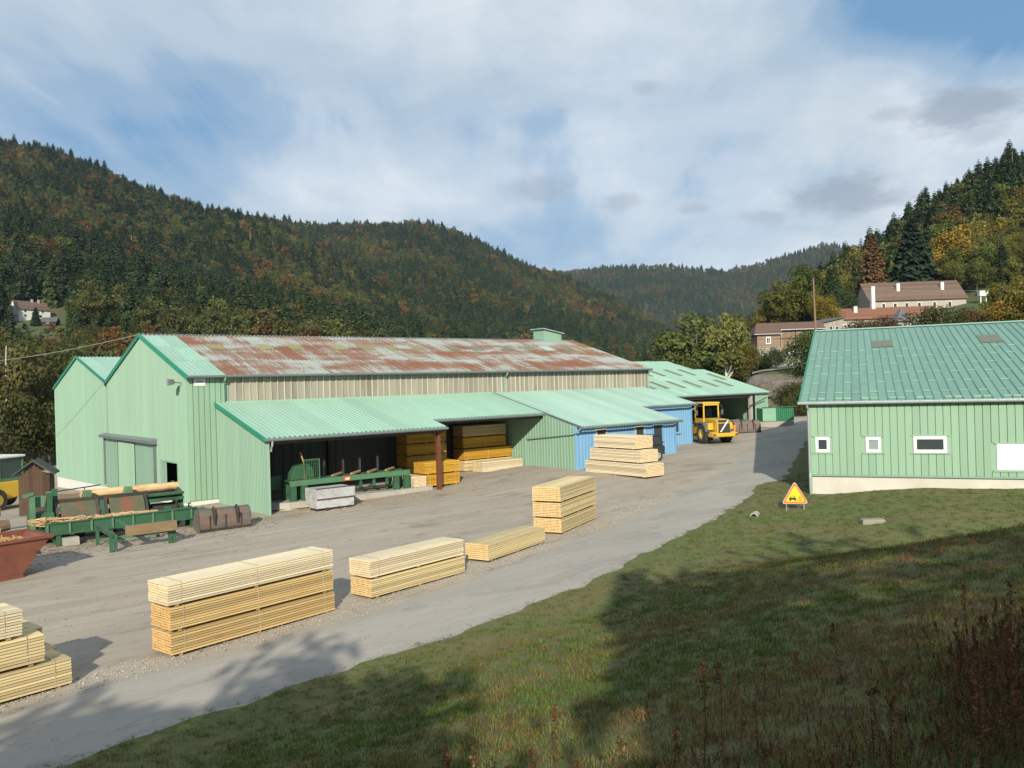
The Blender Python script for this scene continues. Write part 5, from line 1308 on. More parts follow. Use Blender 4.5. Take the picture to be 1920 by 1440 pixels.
# ------------------------------------------------------------------ log infeed and debarker left of the gable
def debarker():
    z = -.1
    t = thing('log_debarker', 'green and rusty log debarking machine in front of the gable', 'machine', W(0, 0, z), BZ)
    G, GLt, DS = M['machine_green'], M['machine_light'], M['dark_steel']
    for (a, b) in ((-7.1, -5.7), (-5.15, -3.7)):
        MB().prism([(-5.55, .75), (-5.45, .75), (-5.0, 1.55), (-5.1, 1.6)], a, b).build('chute_plate', M['rust_plate'], t)
    for u in (-7.25, -5.65, -5.3, -3.62):
        MB().bar((u, -5.6, .6), (u, -5.05, 1.66), .12, .14).build('chute_rib', DS, t)
    MB().prism([(-5.5, .8), (-5.42, .8), (-5.05, 1.5), (-5.1, 1.54)], -5.55, -5.32).build('chute_plate', G, t)
    MB().box(-7.3, -3.5, -5.15, -4.95, 1.55, 1.68).build('top_beam', DS, t)
    MB().box(-3.5, -1.9, -5.2, -4.9, 1.15, 1.30).build('top_beam', G, t); MB().box(-3.5, -1.9, -5.25, -4.9, 1.42, 1.52).build('top_beam', G, t)
    MB().prism([(-4.95, 1.35), (-4.2, 1.15), (-3.6, 1.5), (-3.7, 1.55), (-4.2, 1.25), (-4.9, 1.45)], -6.9, -1.9).build('log_trough', M['rust_plate'], t)
    for u in (-6.0, -4.3): MB().prism([(u-.22, 1.35), (u+.22, 1.35), (u+.2, 1.95), (u-.12, 1.95)], -5.0, -4.7, 'y').build('log_stop', GLt, t, bevel=.03)
    MB().prism([(-5.0, .6), (-3.6, .6), (-3.5, 1.9), (-4.9, 1.5)], -1.98, -1.86).build('end_plate', G, t)
    for u in (-7.0, -5.4, -3.5, -2.1): MB().box(u, u+.16, -4.9, -4.7, 0, 1.4).build('leg', G, t)
    for u in (-7.0, -3.5): MB().box(u, u+.16, -5.6, -5.45, 0, .9).build('leg', G, t)
    MB().box(-7.4, -1.9, -4.6, -4.5, .1, 1.0).build('rear_plate', DS, t)
    MB().box(-3.3, -2.2, -5.4, -4.7, .35, .95).build('gear_box', DS, t, bevel=.04)
    MB().tube([(-2.9, -5.4, .7), (-2.5, -5.7, .75), (-2.3, -5.5, 1.2)], .04, 6).build('hose', DS, t); MB().tube([(-2.3, -5.4, .5), (-2.0, -5.8, .6), (-1.8, -5.6, 1.0)], .04, 6).build('hose', DS, t)
    for i in range(14):
        rq = random.Random(60+i); uu = rq.uniform(-8.2, -2.4); vv = rq.uniform(-6.1, -4.7); ww = rq.uniform(.15, .5)
        MB().box(uu, uu+ww, vv, vv+rq.uniform(.1, .3), .05, rq.uniform(.3, .95)).build('drive_housing', DS if i % 2 else G, t, bevel=.02)
    for uu in (-6.6, -4.6, -2.6): MB().bar((uu, -5.5, .2), (uu+.9, -5.5, .85), .07).build('cross_brace', DS, t)
    # left end: posts, gear and cabinets
    MB().box(-8.35, -8.15, -5.9, -5.75, 0, 2.15).build('upright_post', GLt, t); MB().bar((-8.6, -5.85, 2.02), (-8.2, -5.85, 2.12), .2, .12).build('post_head', GLt, t)
    MB().box(-8.1, -7.75, -5.6, -5.3, 1.5, 1.95).build('switch_box', GLt, t, bevel=.02); MB().box(-7.5, -7.2, -4.6, -4.3, 1.7, 2.0).build('switch_box', GLt, t, bevel=.02)
    MB().box(-7.65, -7.45, -5.5, -5.3, .2, 2.05).build('upright_post', G, t); MB().box(-7.35, -7.15, -5.0, -4.8, .2, 2.15).build('upright_post', G, t)
    MB().tube([(-8.3, -5.2, .75), (-7.4, -5.2, .75)], .55, 16).build('drum', G, t, smooth=False)
    MB().box(-8.9, -7.3, -6.3, -5.6, .2, .62).build('gear_cover', G, t, bevel=.08)
    MB().tube([(-7.0, -4.1, 1.95), (-5.2, -3.9, 2.05)], .03, 6).build('handrail', DS, t); MB().tube([(-5.9, -4.0, 2.0), (-5.8, -4.0, 1.4)], .025, 6).build('handrail', DS, t)
    # long green roller conveyor along the front
    c = thing('roller_conveyor', 'long low green steel conveyor carrying bark in front of the debarker', 'conveyor', W(0, 0, z), BZ)
    MB().box(-8.0, -1.9, -7.06, -7.0, .50, .92).build('side_beam', G, c); MB().box(-8.0, -1.9, -7.12, -7.0, .92, .97).build('beam_flange', G, c); MB().box(-8.0, -1.9, -7.12, -7.0, .45, .50).build('beam_flange', G, c)
    MB().box(-8.0, -1.9, -6.3, -6.24, .50, .92).build('side_beam', G, c); MB().box(-8.0, -1.9, -7.0, -6.3, .52, .58).build('belt', DS, c)
    for i in range(8): MB().box(-7.95+i*.82, -7.88+i*.82, -7.13, -7.0, .505, .915).build('stiffener', GLt, c)
    for u in (-7.6, -5.6, -3.4, -2.2): MB().box(u, u+.16, -7.05, -6.9, 0, .5).build('leg', G, c); MB().box(u, u+.16, -6.4, -6.25, 0, .5).build('leg', G, c)
    MB().tube([(-2.0, -7.0, .75), (-2.0, -6.3, .75)], .16, 10).build('end_roller', DS, c); MB().box(-1.95, -1.6, -7.1, -6.6, .3, .85).build('drive_motor', G, c, bevel=.05)
    MB().prism([(-7.4, 0), (-6.6, 0), (-6.5, .3), (-7.3, .32)], -7.4, -6.8, 'x').build('support_block', M['concrete'], c)
    # bark and slabwood lying in the conveyor
    s = MB(); rr = random.Random(4)
    for i in range(260):
        u = rr.uniform(-8.6, -3.4); k = (u+8.6)/5.2; v = rr.uniform(-6.95, -6.35); zz = .85+rr.uniform(0, .28)*(1-.7*k); l = rr.uniform(.15, .45); a = rr.uniform(-.25, .25)
        d = Vector((math.cos(a), math.sin(a), rr.uniform(-.15, .15)))*l; s.bar((u, v, zz), (u+d.x, v+d.y, zz+d.z), rr.uniform(.03, .07), .025)
    o = s.build('slabwood', M['log_peeled'], None, W(0, 0, z), BZ); tag(o, 'heap of splintered bark and slabwood on the low green conveyor', 'bark', kind='stuff')
    # peeled logs on the deck
    def log(a, b, r0, m, label, rings=10):
        a, b = Vector(a), Vector(b); n = 12; pts = [a.lerp(b, i/n)+Vector((0, 0, rr.uniform(-.012, .012))) for i in range(n+1)]
        o = MB().tube(pts, [r0*(1-.18*i/n)*rr.uniform(.95, 1.05) for i in range(n+1)], rings).build('log', M[m], None, W(0, 0, z), BZ, smooth=False); tag(o, label, 'log', 'logs around the debarker')
    log((-6.1, -4.25, 1.72), (-1.85, -4.15, 1.72), .21, 'log_peeled', 'peeled orange log lying in the trough on top of the debarker')
    log((-7.0, 2.2, .9), (-3.5, 2.6, .85), .28, 'log_bark', 'grey bark-covered log behind the brown hut')
    log((-12.5, -2.5, .35), (-8.6, -1.8, .4), .32, 'log_bark', 'dark log lowest in the heap at the left edge')
    log((-12.5, -1.9, .95), (-8.9, -1.3, 1.0), .30, 'log_bark', 'dark log on top of the heap at the left edge')
    log((-12.8, -3.4, .3), (-9.1, -2.7, .3), .28, 'log_peeled', 'half-peeled log in front of the heap at the left edge')
    # trestle with a baulk of timber
    w = thing('loading_trestle', 'low green steel trestle frame standing in front of the conveyor', 'trestle', W(0, 0, z), BZ)
    for (u, v) in ((-6.28, -10.4), (-6.12, -10.38), (-6.3, -8.2), (-4.05, -10.3), (-3.88, -10.28), (-4.0, -8.4)): MB().box(u-.06, u+.06, v-.05, v+.05, 0, .68).build('leg', G, w)
    MB().bar((-6.2, -10.4, .66), (-6.3, -8.2, .78), .14, .16).build('side_rail', G, w); MB().bar((-5.35, -10.3, .62), (-5.5, -8.1, .85), .14, .16).build('side_rail', G, w); MB().bar((-3.97, -10.3, .66), (-4.0, -8.3, .7), .12, .14).build('side_rail', G, w)
    MB().bar((-6.25, -8.6, .25), (-4.0, -8.6, .25), .1, .1).build('cross_rail', GLt, w); MB().bar((-5.4, -10.1, .52), (-4.0, -10.1, .52), .1, .1).build('cross_rail', GLt, w)
    b = MB().box(-5.75, -3.85, -10.62, -10.34, .60, .98).build('timber_baulk', M['baulk'], None, W(0, 0, z), BZ, bevel=.01); tag(b, 'squared brown timber baulk resting on the green trestle', 'timber')
debarker()

def bucket(name, p, ang, w, hgt, dep, m, label, tooth=True):
    """loader bucket lying mouth down: curved shell, two cheeks, hinge lugs"""
    t = thing(name, label, 'bucket', p, ang)
    n = 9; arc = [(dep*(.5-math.cos(math.pi*.12+math.pi*.62*i/n)*.55), hgt*(.08+.92*math.sin(math.pi*.08+math.pi*.46*i/n)**.8)) for i in range(n+1)]
    prof = [(0, .0)]+[(-.02, hgt*.35), (.03, hgt*.7), (.16*dep, hgt*.93), (.4*dep, hgt), (.62*dep, hgt*.94)]
    sh = MB(); th = .035
    for (y0, z0), (y1, z1) in zip(prof, prof[1:]):
        sh.add([(-w/2, y0, z0), (w/2, y0, z0), (w/2, y1, z1), (-w/2, y1, z1), (-w/2, y0+th, z0-.01), (w/2, y0+th, z0-.01), (w/2, y1+th, z1-th), (-w/2, y1+th, z1-th)], [(0, 1, 2, 3), (7, 6, 5, 4), (0, 4, 5, 1), (3, 2, 6, 7)])
    sh.build('shell', m, t)
    for s_ in (-1, 1):
        MB().prism([p_ for p_ in prof]+[(dep, hgt*.30), (dep*.9, .0)], s_*w/2-(.03 if s_ > 0 else 0), s_*w/2+(0 if s_ > 0 else .03)).build('cheek', m, t)
    for x in (-w*.22, w*.22):
        MB().prism([(-.1, hgt*.3), (-.14, hgt*.75), (.05, hgt*1.12), (.22*dep, hgt*1.0), (.02, hgt*.5)], x-.04, x+.04).build('hinge_lug', M['dark_steel'], t)
    MB().box(-w/2, w/2, -.05, -.01, .02, .12).build('cutting_edge', M['dark_steel'], t)
    for x in (-w*.3, 0, w*.3): MB().box(x-.03, x+.03, -.035, .0, .1, hgt*.72).build('stiffener', M['dark_steel'], t)
    return t
pb = P_(424, 993); bucket('loader_bucket', pb, math.atan2((P_(470, 986)-P_(375, 999)).y, (P_(470, 986)-P_(375, 999)).x), 2.25, .95, 1.1, M['bucket_steel'], 'brown battered loader bucket on the ground at the foot of the hall corner')
pb = P_(1402, 812); bucket('loader_bucket', pb, rad(4), 2.3, 1.05, 1.2, M['bucket_steel'], 'grey loader bucket on the ground right of the yellow loader')
o = MB().prism([(0, 0), (.5, 0), (.45, .5), (.15, .85), (-.05, .4)], -.2, .2).build('quick_hitch', M['orange_dirt'], None, P_(1375, 816), rad(-20), bevel=.04); tag(o, 'small orange coupling block between the loader and the grey bucket', 'coupling')

def hut():
    p = W(-6.0, 7.6); z = zg(p.x, p.y)
    t = thing('wooden_hut', 'small dark brown wooden hut with felt roof beside the debarker', 'hut', (p.x, p.y, z), rad(20)); t.scale = (.76, .8, 1.1)
    for i in range(9): MB().box(-1.0+i*.2222, -1.0+i*.2222+.215, -.9, -.86, 0, 2.0+(1-abs(i-4)/4.2)*.55).build('wall_board', M['old_wood'], t)
    for i in range(8): MB().box(.98, 1.02, -.86+i*.22, -.86+i*.22+.213, 0, 2.05).build('wall_board', M['old_wood'], t)
    MB().box(-1.0, .97, -.85, .9, 0, 2.0).build('hut_core', M['old_wood'], t)
    for s_ in (-1, 1):
        MB().prism([(0, 2.72), (s_*1.35, 2.02), (s_*1.35, 2.09), (0, 2.80)], -1.25, 1.1, 'y').build('roof_half', M['roofing_felt'], t)
hut()
def log_grapple():
    p = at(4, 950, 52); z = zg(p.x, p.y)
    t = thing('yellow_log_handler', 'yellow and green log handling machine cut off by the left edge', 'machine', (p.x, p.y, z), rad(-15))
    MB().prism([(-2.2, .7), (2.0, .7), (2.0, 1.5), (.6, 1.75), (-2.2, 1.75)], -.9, .9).build('chassis', M['yellow_paint'], t, bevel=.06)
    c = MB().box(-.8, .8, -.9, .9, 1.76, 1.95).box(-.8, -.7, -.9, -.8, 1.95, 3.2).box(.7, .8, -.9, -.8, 1.95, 3.2).box(-.8, -.7, .8, .9, 1.95, 3.2).box(.7, .8, .8, .9, 1.95, 3.2).build('cab_frame', M['machine_light'], t)
    MB().box(-.9, .9, -1.0, 1.0, 3.2, 3.34).build('cab_roof', M['sign_white'], c, bevel=.04)
    MB().box(-.69, .69, -.86, -.84, 1.96, 3.19).build('cab_pane', M['pane'], c); MB().box(.74, .76, -.79, .79, 1.96, 3.19).build('cab_pane', M['pane'], c)
    for x in (-1.05, 1.05):
        for y in (-1.4, 1.4):
            w = MB().lathe([(-.2, .3), (-.2, .62), (-.14, .7), (.14, .7), (.2, .62), (.2, .3)], 18).build('tyre', M['tyre'], t, (x, y, .7)); MB().lathe([(-.21, 0), (-.21, .34), (.21, .34), (.21, 0)], 14).build('rim', M['rim'], w)
log_grapple()

def skip():
    p = P_(37, 1084); d = Vector((.62, .78, 0)).normalized()
    t = thing('red_skip', 'rust-red steel skip full of wood chips at the left edge', 'skip', (p.x, p.y, p.z), math.atan2(d.y, d.x))
    L0, L1, Wd, H = -3.4, 0, 1.9, 1.30
    out = [(L0, 0, 0), (L1, 0, 0), (L1, Wd, 0), (L0, Wd, 0), (L0-.9, -.12, H), (L1+1.0, -.12, H), (L1+1.0, Wd+.12, H), (L0-.9, Wd+.12, H)]
    inn = [(x*.985, .05+y*.95, z+.05 if z < .1 else z) for x, y, z in out]
    MB().add(out+inn, [(0, 3, 2, 1), (0, 1, 5, 4), (1, 2, 6, 5), (2, 3, 7, 6), (3, 0, 4, 7), (8, 9, 10, 11), (12, 13, 9, 8), (13, 14, 10, 9), (14, 15, 11, 10), (15, 12, 8, 11), (4, 5, 13, 12), (5, 6, 14, 13), (6, 7, 15, 14), (7, 4, 12, 15)]).build('shell', M['red_paint'], t)
    for a, b in (((L0-.95, -.15, H), (L1+1.06, -.15, H)), ((L0-.95, Wd+.15, H), (L1+1.06, Wd+.15, H)), ((L1+1.03, -.15, H), (L1+1.03, Wd+.15, H)), ((L0-.93, -.15, H), (L0-.93, Wd+.15, H))): MB().bar(a, b, .09, .10).build('rim_rail', M['red_paint'], t)
    MB().box(L0, L1+.1, -.06, .0, .0, .10).build('base_rail', M['red_paint'], t)
    for x in (-2.6, -1.2): MB().bar((x, -.03, .1), (x-.02, -.15, H-.05), .08, .06).build('side_rib', M['red_paint'], t)
    MB().tube([(L1+.55, -.10, .8), (L1+.55, -.28, .8)], .06, 8).build('lifting_pin', M['dark_steel'], t)
    c = MB(); rr = random.Random(9)
    for i in range(1500):
        x = rr.uniform(L0-.3, L1+.55); y = rr.uniform(.05, Wd-.05); zz = H-.16+.42*math.exp(-((x+1.9)/1.3)**2)*math.cos((y-Wd/2)*1.1)+rr.uniform(-.06, .05); a = rr.uniform(0, 6.28); l = rr.uniform(.05, .16)
        dd = Vector((math.cos(a), math.sin(a), rr.uniform(-.6, .6)))*l; c.bar((x, y, zz), (x+dd.x, y+dd.y, zz+dd.z), rr.uniform(.02, .05), .012)
    c.box(L0-.2, L1+.4, .08, Wd-.08, .3, H-.3)
    o = c.build('wood_chips', M['chips'], None, (p.x, p.y, p.z), math.atan2(d.y, d.x)); tag(o, 'orange-brown wood chips heaped in the red skip', 'wood chips', kind='stuff')
skip()
# ------------------------------------------------------------------ wheel loader
def wheel(t, x, y, r, w, side, rimm='rim'):
    wl = MB().lathe([(-w/2, r*.55), (-w/2, r*.88), (-w*.36, r), (w*.36, r), (w/2, r*.88), (w/2, r*.55)], 24)
    for k in range(20):
        a = 2*math.pi*k/20; wl.box(-w*.48, w*.02, -.05*r, .05*r, r*.95, r*1.03, 0, Matrix.Rotation(a, 4, 'X')); wl.box(-w*.02, w*.48, -.05*r, .05*r, r*.95, r*1.03, 0, Matrix.Rotation(a+.157, 4, 'X'))
    o = wl.build('wheel', M['tyre'], t, (x, y, r))
    MB().lathe([(-.3*w, 0), (-.30*w, r*.25), (-.42*w, r*.3), (-.46*w, r*.56), (.46*w, r*.56), (.42*w, r*.3), (.30*w, r*.25), (.3*w, 0)], 20).build('rim', M[rimm], o)
def loader():
    c = (P_(1318, 832)+P_(1363, 829))*.5
    t = thing('wheel_loader', 'yellow wheel loader seen from behind in front of the open shed', 'wheel loader', c, rad(15.5)); t.scale = (.9, .9, .95)
    Y = M['yellow_paint']; K = M['grey_plastic']
    r = .76
    for x in (-1.02, 1.02): wheel(t, x, 0, r, .56, x); wheel(t, x, 3.0, r, .56, x)
    MB().prism([(-1.55, 1.05), (-1.5, .75), (1.3, .75), (1.5, 1.0), (1.5, 1.7), (.7, 1.95), (-1.35, 1.9), (-1.55, 1.7)], -.62, .62).build('engine_bonnet', Y, t, bevel=.06)
    MB().prism([(-1.7, .55), (-1.78, .62), (-1.78, .86), (-1.2, .95), (-.9, .75), (-1.0, .55)], -1.15, 1.15).build('counterweight', Y, t, bevel=.08)
    g = MB().prism([(-1.66, .9), (-1.57, .9), (-1.42, 1.86), (-1.51, 1.86)], -.52, .52).build('engine_grille', M['engine_grille'], t)
    for i in range(6): MB().box(-.5, .5, -1.668+i*.0215, -1.64+i*.0215, 1.0+i*.135, 1.03+i*.135).build('grille_bar', K, g)
    MB().add([(-.46, -1.69, .96), (-.32, -1.69, .96), (.46, -1.545, 1.82), (.32, -1.545, 1.82)], [(0, 1, 2, 3)]).build('grille_slash', M['sign_white'], g)
    for x in (-.45, .45): MB().box(x-.09, x+.09, -1.50, -1.40, 1.78, 1.90).build('work_lamp', M['pane_milk'], t)
    for x in (-1.0, 1.0): MB().box(x-.13, x+.13, -1.80, -1.74, .66, .82).build('tail_lamp', M['red_paint'], t)
    for x in (-1.02, 1.02):
        MB().prism([(-.85, .95), (-.72, 1.35), (-.35, 1.66), (.35, 1.68), (.75, 1.4), (.72, 1.32), (.32, 1.58), (-.32, 1.56), (-.65, 1.28), (-.78, .95)], x-.3, x+.3).build('mudguard', K, t)
        MB().prism([(2.1, 1.3), (2.5, 1.66), (3.5, 1.66), (3.5, 1.58), (2.55, 1.58), (2.2, 1.26)], x-.28, x+.28).build('mudguard', K, t)
        MB().box(x-.35 if x > 0 else x-.1, x+.1 if x > 0 else x+.35, -1.0, -.62, 1.1, 1.62).build('side_step', Y, t, bevel=.03)
    cab = MB().box(-.72, .72, .55, 2.05, 1.55, 1.95).box(-.72, -.62, .5, .6, 1.95, 3.05).box(.62, .72, .5, .6, 1.95, 3.05).box(-.72, -.62, 1.95, 2.05, 1.95, 3.05).box(.62, .72, 1.95, 2.05, 1.95, 3.05).box(-.72, .72, .48, .58, 2.97, 3.08).build('cab_frame', Y, t)
    MB().box(-.80, .80, .42, 2.15, 3.08, 3.22).build('cab_roof', Y, cab, bevel=.05)
    MB().box(-.615, .615, .53, .545, 1.955, 2.965).build('cab_pane', M['cab_glass'], cab); MB().box(-.615, .615, 2.0, 2.015, 1.955, 3.07).build('cab_pane', M['cab_glass'], cab)
    for x in (-.68, .68): MB().box(x-.01, x+.01, .605, 1.945, 1.955, 3.07).build('cab_pane', M['cab_glass'], cab)
    MB().prism([(.8, 1.96), (1.25, 1.96), (1.25, 2.12), (.95, 2.14), (.9, 2.7), (.78, 2.7)], -.25, .25).build('driver_seat', M['dark'], cab, bevel=.04)
    MB().tube([(.0, 1.75, 1.95), (0, 1.6, 2.35)], .03, 6).build('steering_column', M['dark'], cab)
    MB().box(-.5, .5, 1.5, 3.4, .55, 1.25).build('front_frame', Y, t, bevel=.05)
    for x in (-.38, .38): MB().prism([(2.2, 1.5), (2.4, 1.85), (4.3, 1.05), (4.6, .6), (4.4, .5), (4.1, .85)], x-.09, x+.09).build('lift_arm', Y, t)
    MB().bar((0, 2.3, 1.75), (0, 4.2, 1.35), .14).build('tilt_ram', M['dark_steel'], t)
    MB().box(-.7, .7, 4.45, 4.65, .35, 1.2).build('quick_coupler', M['dark_steel'], t)
    for x in (-1, 1):
        MB().tube([(x*.72, .55, 2.9), (x*1.15, .75, 2.95), (x*1.2, .78, 2.3)], .02, 6).build('mirror_arm', K, t); MB().box(x*1.2-.1, x*1.2+.1, .76, .80, 2.2, 2.6).build('mirror', K, t)
    MB().tube([(.35, -.3, 1.9), (.35, -.3, 2.55)], .05, 8).build('exhaust_pipe', M['dark_steel'], t)
    MB().tube([(-.9, 2.3, 1.5), (-1.25, 2.6, 2.4), (-1.2, 2.5, 2.95), (-.8, 2.0, 3.0)], .025, 6).build('grab_rail', M['zinc'], t)
loader()
def car():
    p = P_(1229, 865)
    t = thing('parked_car', 'dark grey off-road car half hidden behind the stepped timber pile', 'car', p-U*.85+V*.72, BZ+math.pi/2)
    # x = across, y = forward; seen from its rear flank
    MB().prism([(-1.7, .45), (-1.75, .9), (-1.68, .98), (.55, 1.0), (1.55, .92), (1.75, .75), (1.75, .42), (1.3, .36), (-1.3, .36)], -.78, .78).build('body', M['car_grey'], t, bevel=.05)
    ca = MB().prism([(-1.66, .98), (-1.52, 1.62), (-1.4, 1.68), (.0, 1.68), (.12, 1.62), (.58, 1.0)], -.70, .70).build('cabin', M['car_grey'], t, bevel=.05)
    for s_ in (-1, 1):
        x = s_*.705
        MB().prism([(-1.45, 1.06), (-1.36, 1.52), (-.55, 1.54), (-.52, 1.06)], x-.008, x+.008).build('side_window', M['pane'], ca); MB().prism([(-.42, 1.06), (-.44, 1.54), (.02, 1.54), (.36, 1.06)], x-.008, x+.008).build('side_window', M['pane'], ca)
        MB().box(s_*.79-.02, s_*.79+.02, -.5, -.3, .86, .90).build('door_handle', M['dark'], t)
        MB().box(s_*.9-.1, s_*.9+.1, .35, .45, 1.02, 1.18).build('wing_mirror', M['dark'], t, bevel=.02)
        MB().box(s_*.55-.14, s_*.55+.14, 1.74, 1.765, .62, .78).build('headlight', M['pane_milk'], t); MB().box(s_*.66-.08, s_*.66+.08, -1.775, -1.745, .62, .82).build('tail_light', M['red_paint'], t)
    MB().add([(-.58, -1.635, 1.12), (.58, -1.635, 1.12), (.55, -1.555, 1.52), (-.55, -1.555, 1.52)], [(0, 1, 2, 3)]).build('rear_window', M['pane'], ca)
    MB().add([(-.60, .54, 1.08), (.60, .54, 1.08), (.55, .17, 1.58), (-.55, .17, 1.58)], [(3, 2, 1, 0)]).build('windscreen', M['pane'], ca)
    MB().box(-.72, .72, -1.82, -1.70, .38, .56).build('bumper', M['grey_plastic'], t, bevel=.03); MB().box(-.72, .72, 1.70, 1.82, .36, .54).build('bumper', M['grey_plastic'], t, bevel=.03)
    for y in (-1.12, 1.12):
        for x in (-.72, .72):
            w = MB().lathe([(-.1, .2), (-.1, .32), (-.07, .35), (.07, .35), (.1, .32), (.1, .2)], 20).build('wheel', M['tyre'], t, (x, y, .35)); MB().lathe([(-.105, 0), (-.11, .08), (-.08, .21), (.08, .21), (.11, .08), (.105, 0)], 14).build('rim', M['alloy'], w)
car()
def green_container():
    p = P_(1450, 800); z = p.z
    t = thing('green_container', 'small open green steel container on the far roadside', 'container', (p.x, p.y, z), rad(8))
    MB().box(-1.6, 1.7, -.6, .7, .0, .5).build('ramp_base', M['concrete'], t)
    MB().prism([(-1.25, .55), (-1.25, 1.75), (.0, 1.75), (.0, .55)], -.6, -.54, 'y').build('front_panel', M['container_pale'], t)
    MB().box(.0, 1.7, -.6, -.55, .55, 1.65).build('front_panel', M['container_green'], t)
    for i in range(9): MB().box(.05+i*.19, .09+i*.19, -.66, -.602, .6, 1.6).build('panel_rib', M['container_green'], t)
    MB().box(-1.3, 1.75, -.68, -.52, 1.75, 1.82).build('top_rail', M['container_green'], t)
    MB().box(-1.25, -1.2, -.54, .7, .55, 1.7).build('end_panel', M['container_green'], t); MB().box(1.65, 1.7, -.54, .7, .55, 1.6).build('end_panel', M['container_green'], t); MB().box(-1.2, 1.65, .65, .7, .55, 1.6).build('rear_panel', M['container_green'], t)
green_container()

# ------------------------------------------------------------------ road sign, stones
def road_sign():
    p = at(1491, 951, 34.6); z = zbank(p.x, p.y); 
    t = thing('warning_sign', 'yellow triangular roadworks warning sign with red border on thin legs', 'sign', (p.x, p.y, z), rad(-6))
    tilt = Matrix.Rotation(rad(-10), 4, 'X'); S = 1.02; hgt = S*.866; b0 = .30
    def tri(k, y0, y1, r=.06):
        cx, cz = 0, b0+hgt/3; out = []
        for a in (90, 210, 330):
            R = (S*.577-.09)*k; c = Vector((math.cos(rad(a))*R, math.sin(rad(a))*R))
            for q in range(-60, 61, 30): out.append((c.x+math.cos(rad(a+q))*.065*k, cz+c.y+math.sin(rad(a+q))*.065*k))
        return out
    MB().prism(tri(1.0, 0, 0), -.012, .012, 'y').build('back_plate', M['sign_white'], t); MB().prism(tri(.965, 0, 0), -.016, -.0125, 'y').build('red_border', M['sign_red'], t)
    MB().prism(tri(.90, 0, 0), -.019, -.0165, 'y').build('white_band', M['sign_white'], t); MB().prism(tri(.885, 0, 0), -.0205, -.0193, 'y').build('inner_border', M['sign_red'], t)
    f = MB().prism(tri(.76, 0, 0), -.023, -.021, 'y').build('yellow_field', M['sign_yellow'], t)
    zb = b0+.10
    MB().prism([(-.24, zb+.05), (-.24, zb+.13), (-.21, zb+.13), (-.18, zb+.21), (-.02, zb+.21), (.01, zb+.13), (.04, zb+.13), (.04, zb+.05)], -.0265, -.0235, 'y').build('car_pictogram', M['sign_black'], f)
    MB().box(-.17, -.03, -.028, -.0267, zb+.14, zb+.19).build('car_pictogram_screen', M['sign_yellow'], f); MB().box(-.23, -.17, -.0265, -.0235, zb, zb+.05).build('car_pictogram_wheel', M['sign_black'], f); MB().box(-.03, .03, -.0265, -.0235, zb, zb+.05).build('car_pictogram_wheel', M['sign_black'], f)
    for i, (x0, z0, x1, z1) in enumerate(((.08, .02, .30, .02), (.10, .05, .20, .17), (.14, .12, .26, .15), (.17, .05, .29, .10), (.20, .17, .23, .21))):
        MB().bar((x0, -.0255, zb+z0), (x1, -.0255, zb+z1), .003, .018).build('loose_chippings_pictogram', M['sign_black'], f)
    for x in (-.36, .36):
        MB().bar((x, .02, b0+.2), (x, .0, -.1), .022).build('leg', M['zinc'], t); MB().bar((x*.7, .03, b0+.55), (x*.6, .42, -.08), .02).build('stay', M['zinc'], t)
road_sign()
def stone(name, p, s, label, seed, cat='stone', m='stone'):
    bm = bmesh.new(); bmesh.ops.create_icosphere(bm, subdivisions=2, radius=1)
    for v in bm.verts: v.co = Vector((v.co.x*s[0], v.co.y*s[1], v.co.z*s[2]))*(1+.22*mn.noise(v.co*1.7+Vector((seed, 0, 0))))
    me = bpy.data.meshes.new(name); bm.to_mesh(me); bm.free(); me.materials.append(M[m]); o = place(name, me, None, p); tag(o, label, cat); return o
def onbank(px, py):
    d = 12
    for _ in range(60):
        q = at(px, py, d); zz = zbank(q.x, d); d += (q.z-zz)*.9/max(.12, (CAMH-zz)/d) if abs(q.z-zz) > .003 else 0; d = max(4, min(60, d))
    q = at(px, py, d); return Vector((q.x, d, zbank(q.x, d)))
p = onbank(1637, 981); o = MB().prism([(-.42, -.1), (.42, -.1), (.38, .16), (-.40, .14)], -.2, .22, 'y').build('stone_slab', M['stone'], None, p, rad(-8), bevel=.03); tag(o, 'flat pale stone slab lying in the lawn before the warehouse', 'stone')
p = onbank(1414, 968); t = thing('culvert_pipe', 'concrete culvert pipe mouth at the grassy roadside ditch', 'pipe', p-Vector((0, 0, .12)), rad(-25))
MB().lathe([(-.08, .12), (-.08, .17), (.5, .17), (.5, .12), (-.08, .12)], 16, 0, Matrix.Rotation(rad(90), 4, 'Z')).build('pipe_ring', M['concrete'], t, (0, 0, .1)); MB().lathe([(.1, 0), (.1, .125)], 16, 0, Matrix.Rotation(rad(90), 4, 'Z')).build('bore_shade_disc', M['dark'], t, (0, 0, .1))  # black disc inside the pipe mouth paints the shade of the hollow
